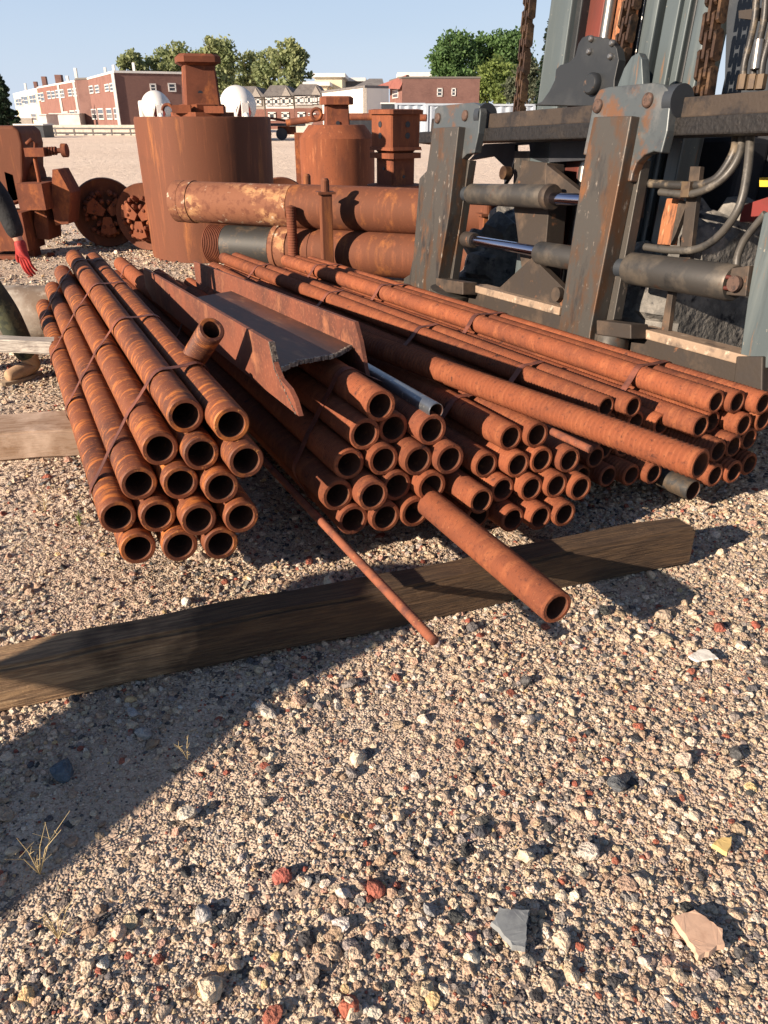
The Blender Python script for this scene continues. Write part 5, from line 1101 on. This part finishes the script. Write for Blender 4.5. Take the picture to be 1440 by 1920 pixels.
# corrugated containers as a fence
def container(x0, x1, yt, Y, label):
    a_ = atY(x0, yt, Y); b_ = atY(x1, yt, Y); W_ = b_.x-a_.x; root = empty('container', (a_.x, Y, 0), label, 'container', 'pale grey containers along the fence line'); H_ = a_.z
    pts = []; n_ = int(W_/.28); 
    for i in range(n_+1):
        x = i*W_/n_; pts += [(x, 0 if i % 2 else .07, 0)]; pts += [(x+W_/n_*.3, 0 if i % 2 else .07, 0)] if i < n_ else []
    pts += [(W_, 2.4, 0), (0, 2.4, 0)]
    MB().prism(pts, (0, 0, H_-.12)).build('corrugated_wall', M_cont, root); m = MB(); m.box2((-.05, -.06, H_-.12), (W_+.05, 2.45, H_)); m.box2((-.06, -.07, 0), (.12, .1, H_-.12)); m.box2((W_-.12, -.07, 0), (W_+.06, .1, H_-.12)); m.build('frame', M_cont, root)
container(742, 796, 193, 62, 'pale grey corrugated container, leftmost of the line'); container(800, 880, 194, 60, 'pale grey corrugated container left of the farther fork'); container(884, 1003, 195, 61, 'pale grey corrugated container behind the lift chain')
a_ = atY(728, 195, 66); simple_box('container', 715, 195, 740, 240, 66, 3, M_mastd, 'dark container end between warehouse and brown brick building', 'container')
simple_box('car', 655, 224, 700, 244, 55, 2, M_body, 'dark parked equipment right behind the small drum', 'equipment')

# ------------------------------------------------------------------ small litter and weeds
M_straw = mat('dry_straw', (.45, .35, .18), (), .8); M_litter = mat('pale_slate', (.62, .60, .55), [((.5, .47, .42), 30, .5, .6)], .7); M_slab = mat('tan_slab', (.55, .36, .25), [((.45, .28, .19), 20, .5, .65)], .85, 0, [(60, .3, .002)]); M_weed = mat('weed_leaf', (.16, .20, .05), (), .7); M_slate = mat('grey_slate', (.20, .215, .22), [((.14, .15, .16), 20, .5, .65)], .7, 0, [(50, .3, .002)]); M_ylw = mat('yellow_chip', (.62, .44, .17), (), .8)
def shard(pts, h_, m, label, z0=.004, tilt=(0, 0)):
    P_ = [atH(x, y, .012) for x, y in pts]; c_ = sum(P_, Vector())/len(P_); Q = [Vector((p.x-c_.x, p.y-c_.y, z0+(p.x-c_.x)*tilt[0]+(p.y-c_.y)*tilt[1])) for p in P_]
    rs = random.Random(len(label)); Q2 = []
    for i in range(len(Q)):
        a_, b_ = Q[i], Q[(i+1) % len(Q)]; L_ = (b_-a_).length; n_ = max(2, int(L_/.008)); pr = Vector((-(b_-a_).y, (b_-a_).x, 0)).normalized()
        for k in range(n_): Q2.append(a_.lerp(b_, k/n_)+pr*rs.uniform(-.0022, .0022)*(1 if k else 2))
    bmn = bmesh.new(); vs_ = [bmn.verts.new(q) for q in Q2]; f0 = bmn.faces.new(vs_); ex = bmesh.ops.extrude_face_region(bmn, geom=[f0])
    for v in [e for e in ex['geom'] if isinstance(e, bmesh.types.BMVert)]: v.co.z += h_*rs.uniform(.96, 1.03); v.co.x *= .95; v.co.y *= .95
    bmesh.ops.triangulate(bmn, faces=[f for f in bmn.faces if len(f.verts) > 4]); bmesh.ops.subdivide_edges(bmn, edges=[e for e in bmn.edges if e.calc_length() > .012], cuts=2)
    for v in bmn.verts: v.co.z += rs.uniform(-.00035, .00035)
    bmesh.ops.recalc_face_normals(bmn, faces=bmn.faces); mb_ = MB(); mb_.add([v.co.copy() for v in bmn.verts], [[v.index for v in f.verts] for f in bmn.faces]); bmn.free()
    o = mb_.build('stone_slab', m); o.location = (c_.x, c_.y, .004)
    return tag(o, label, 'stone')
shard([(1257, 1724), (1300, 1711), (1352, 1748), (1357, 1775), (1310, 1800)], .014, M_slab, 'broad flat tan stone lying at the lower right', .006, (0, .05))
shard([(922, 1738), (934, 1712), (992, 1714), (990, 1740), (985, 1782), (962, 1778)], .014, M_slate, 'flat cracked grey slate stone near the bottom centre', .008, (0, .08))
shard([(1290, 1232), (1310, 1222), (1325, 1222), (1346, 1240), (1305, 1243)], .005, M_litter, 'thin white shell-like chip on the gravel right of the front pipe', .012, (.1, 0))
shard([(1333, 1588), (1352, 1573), (1374, 1575), (1362, 1605)], .012, M_ylw, 'small wedge-shaped yellow stone at the right', .006)
def weed(px, py, h_, n_, seed, label, m=M_straw, r_=.0012, spread=.5):
    p = atH(px, py, 0); rr = random.Random(seed); mb = MB()
    for i in range(n_):
        an = rr.uniform(0, 6.28); l_ = h_*rr.uniform(.5, 1); s_ = rr.uniform(.2, 1)*spread; d_ = Vector((math.cos(an)*s_, math.sin(an)*s_, 1)).normalized(); q = d_*l_
        mb.tube([(0, 0, 0), q*.5+Vector((0, 0, .01)), q+Vector((d_.x, d_.y, -.2))*l_*.3], [r_, r_*.8, r_*.4], 5)
        for k in range(2): e = q*rr.uniform(.4, .9); mb.tube([e, e+Vector((rr.uniform(-1, 1), rr.uniform(-1, 1), .6))*l_*.22], [r_*.6, r_*.3], 4)
    o = mb.build('dry_weed', m); o.location = p; return tag(o, label, 'weed')
weed(75, 1640, .16, 7, 1, 'dry straw-coloured weed at the left edge below the timber', spread=.7); weed(110, 1760, .12, 6, 2, 'sparse dry stalks near the lower left corner', spread=.9)
weed(352, 1425, .07, 5, 3, 'tiny pale dry grass tuft in the shadow below the timber'); weed(150, 985, .07, 12, 4, 'small green weed on the gravel left of the left bundle', M_weed, .002)
weed(85, 960, .12, 7, 5, 'dry brown weed left of the left bundle', spread=.8); weed(960, 1128, .025, 6, 6, 'tiny green sprout under the front pipe', M_weed, .0015)
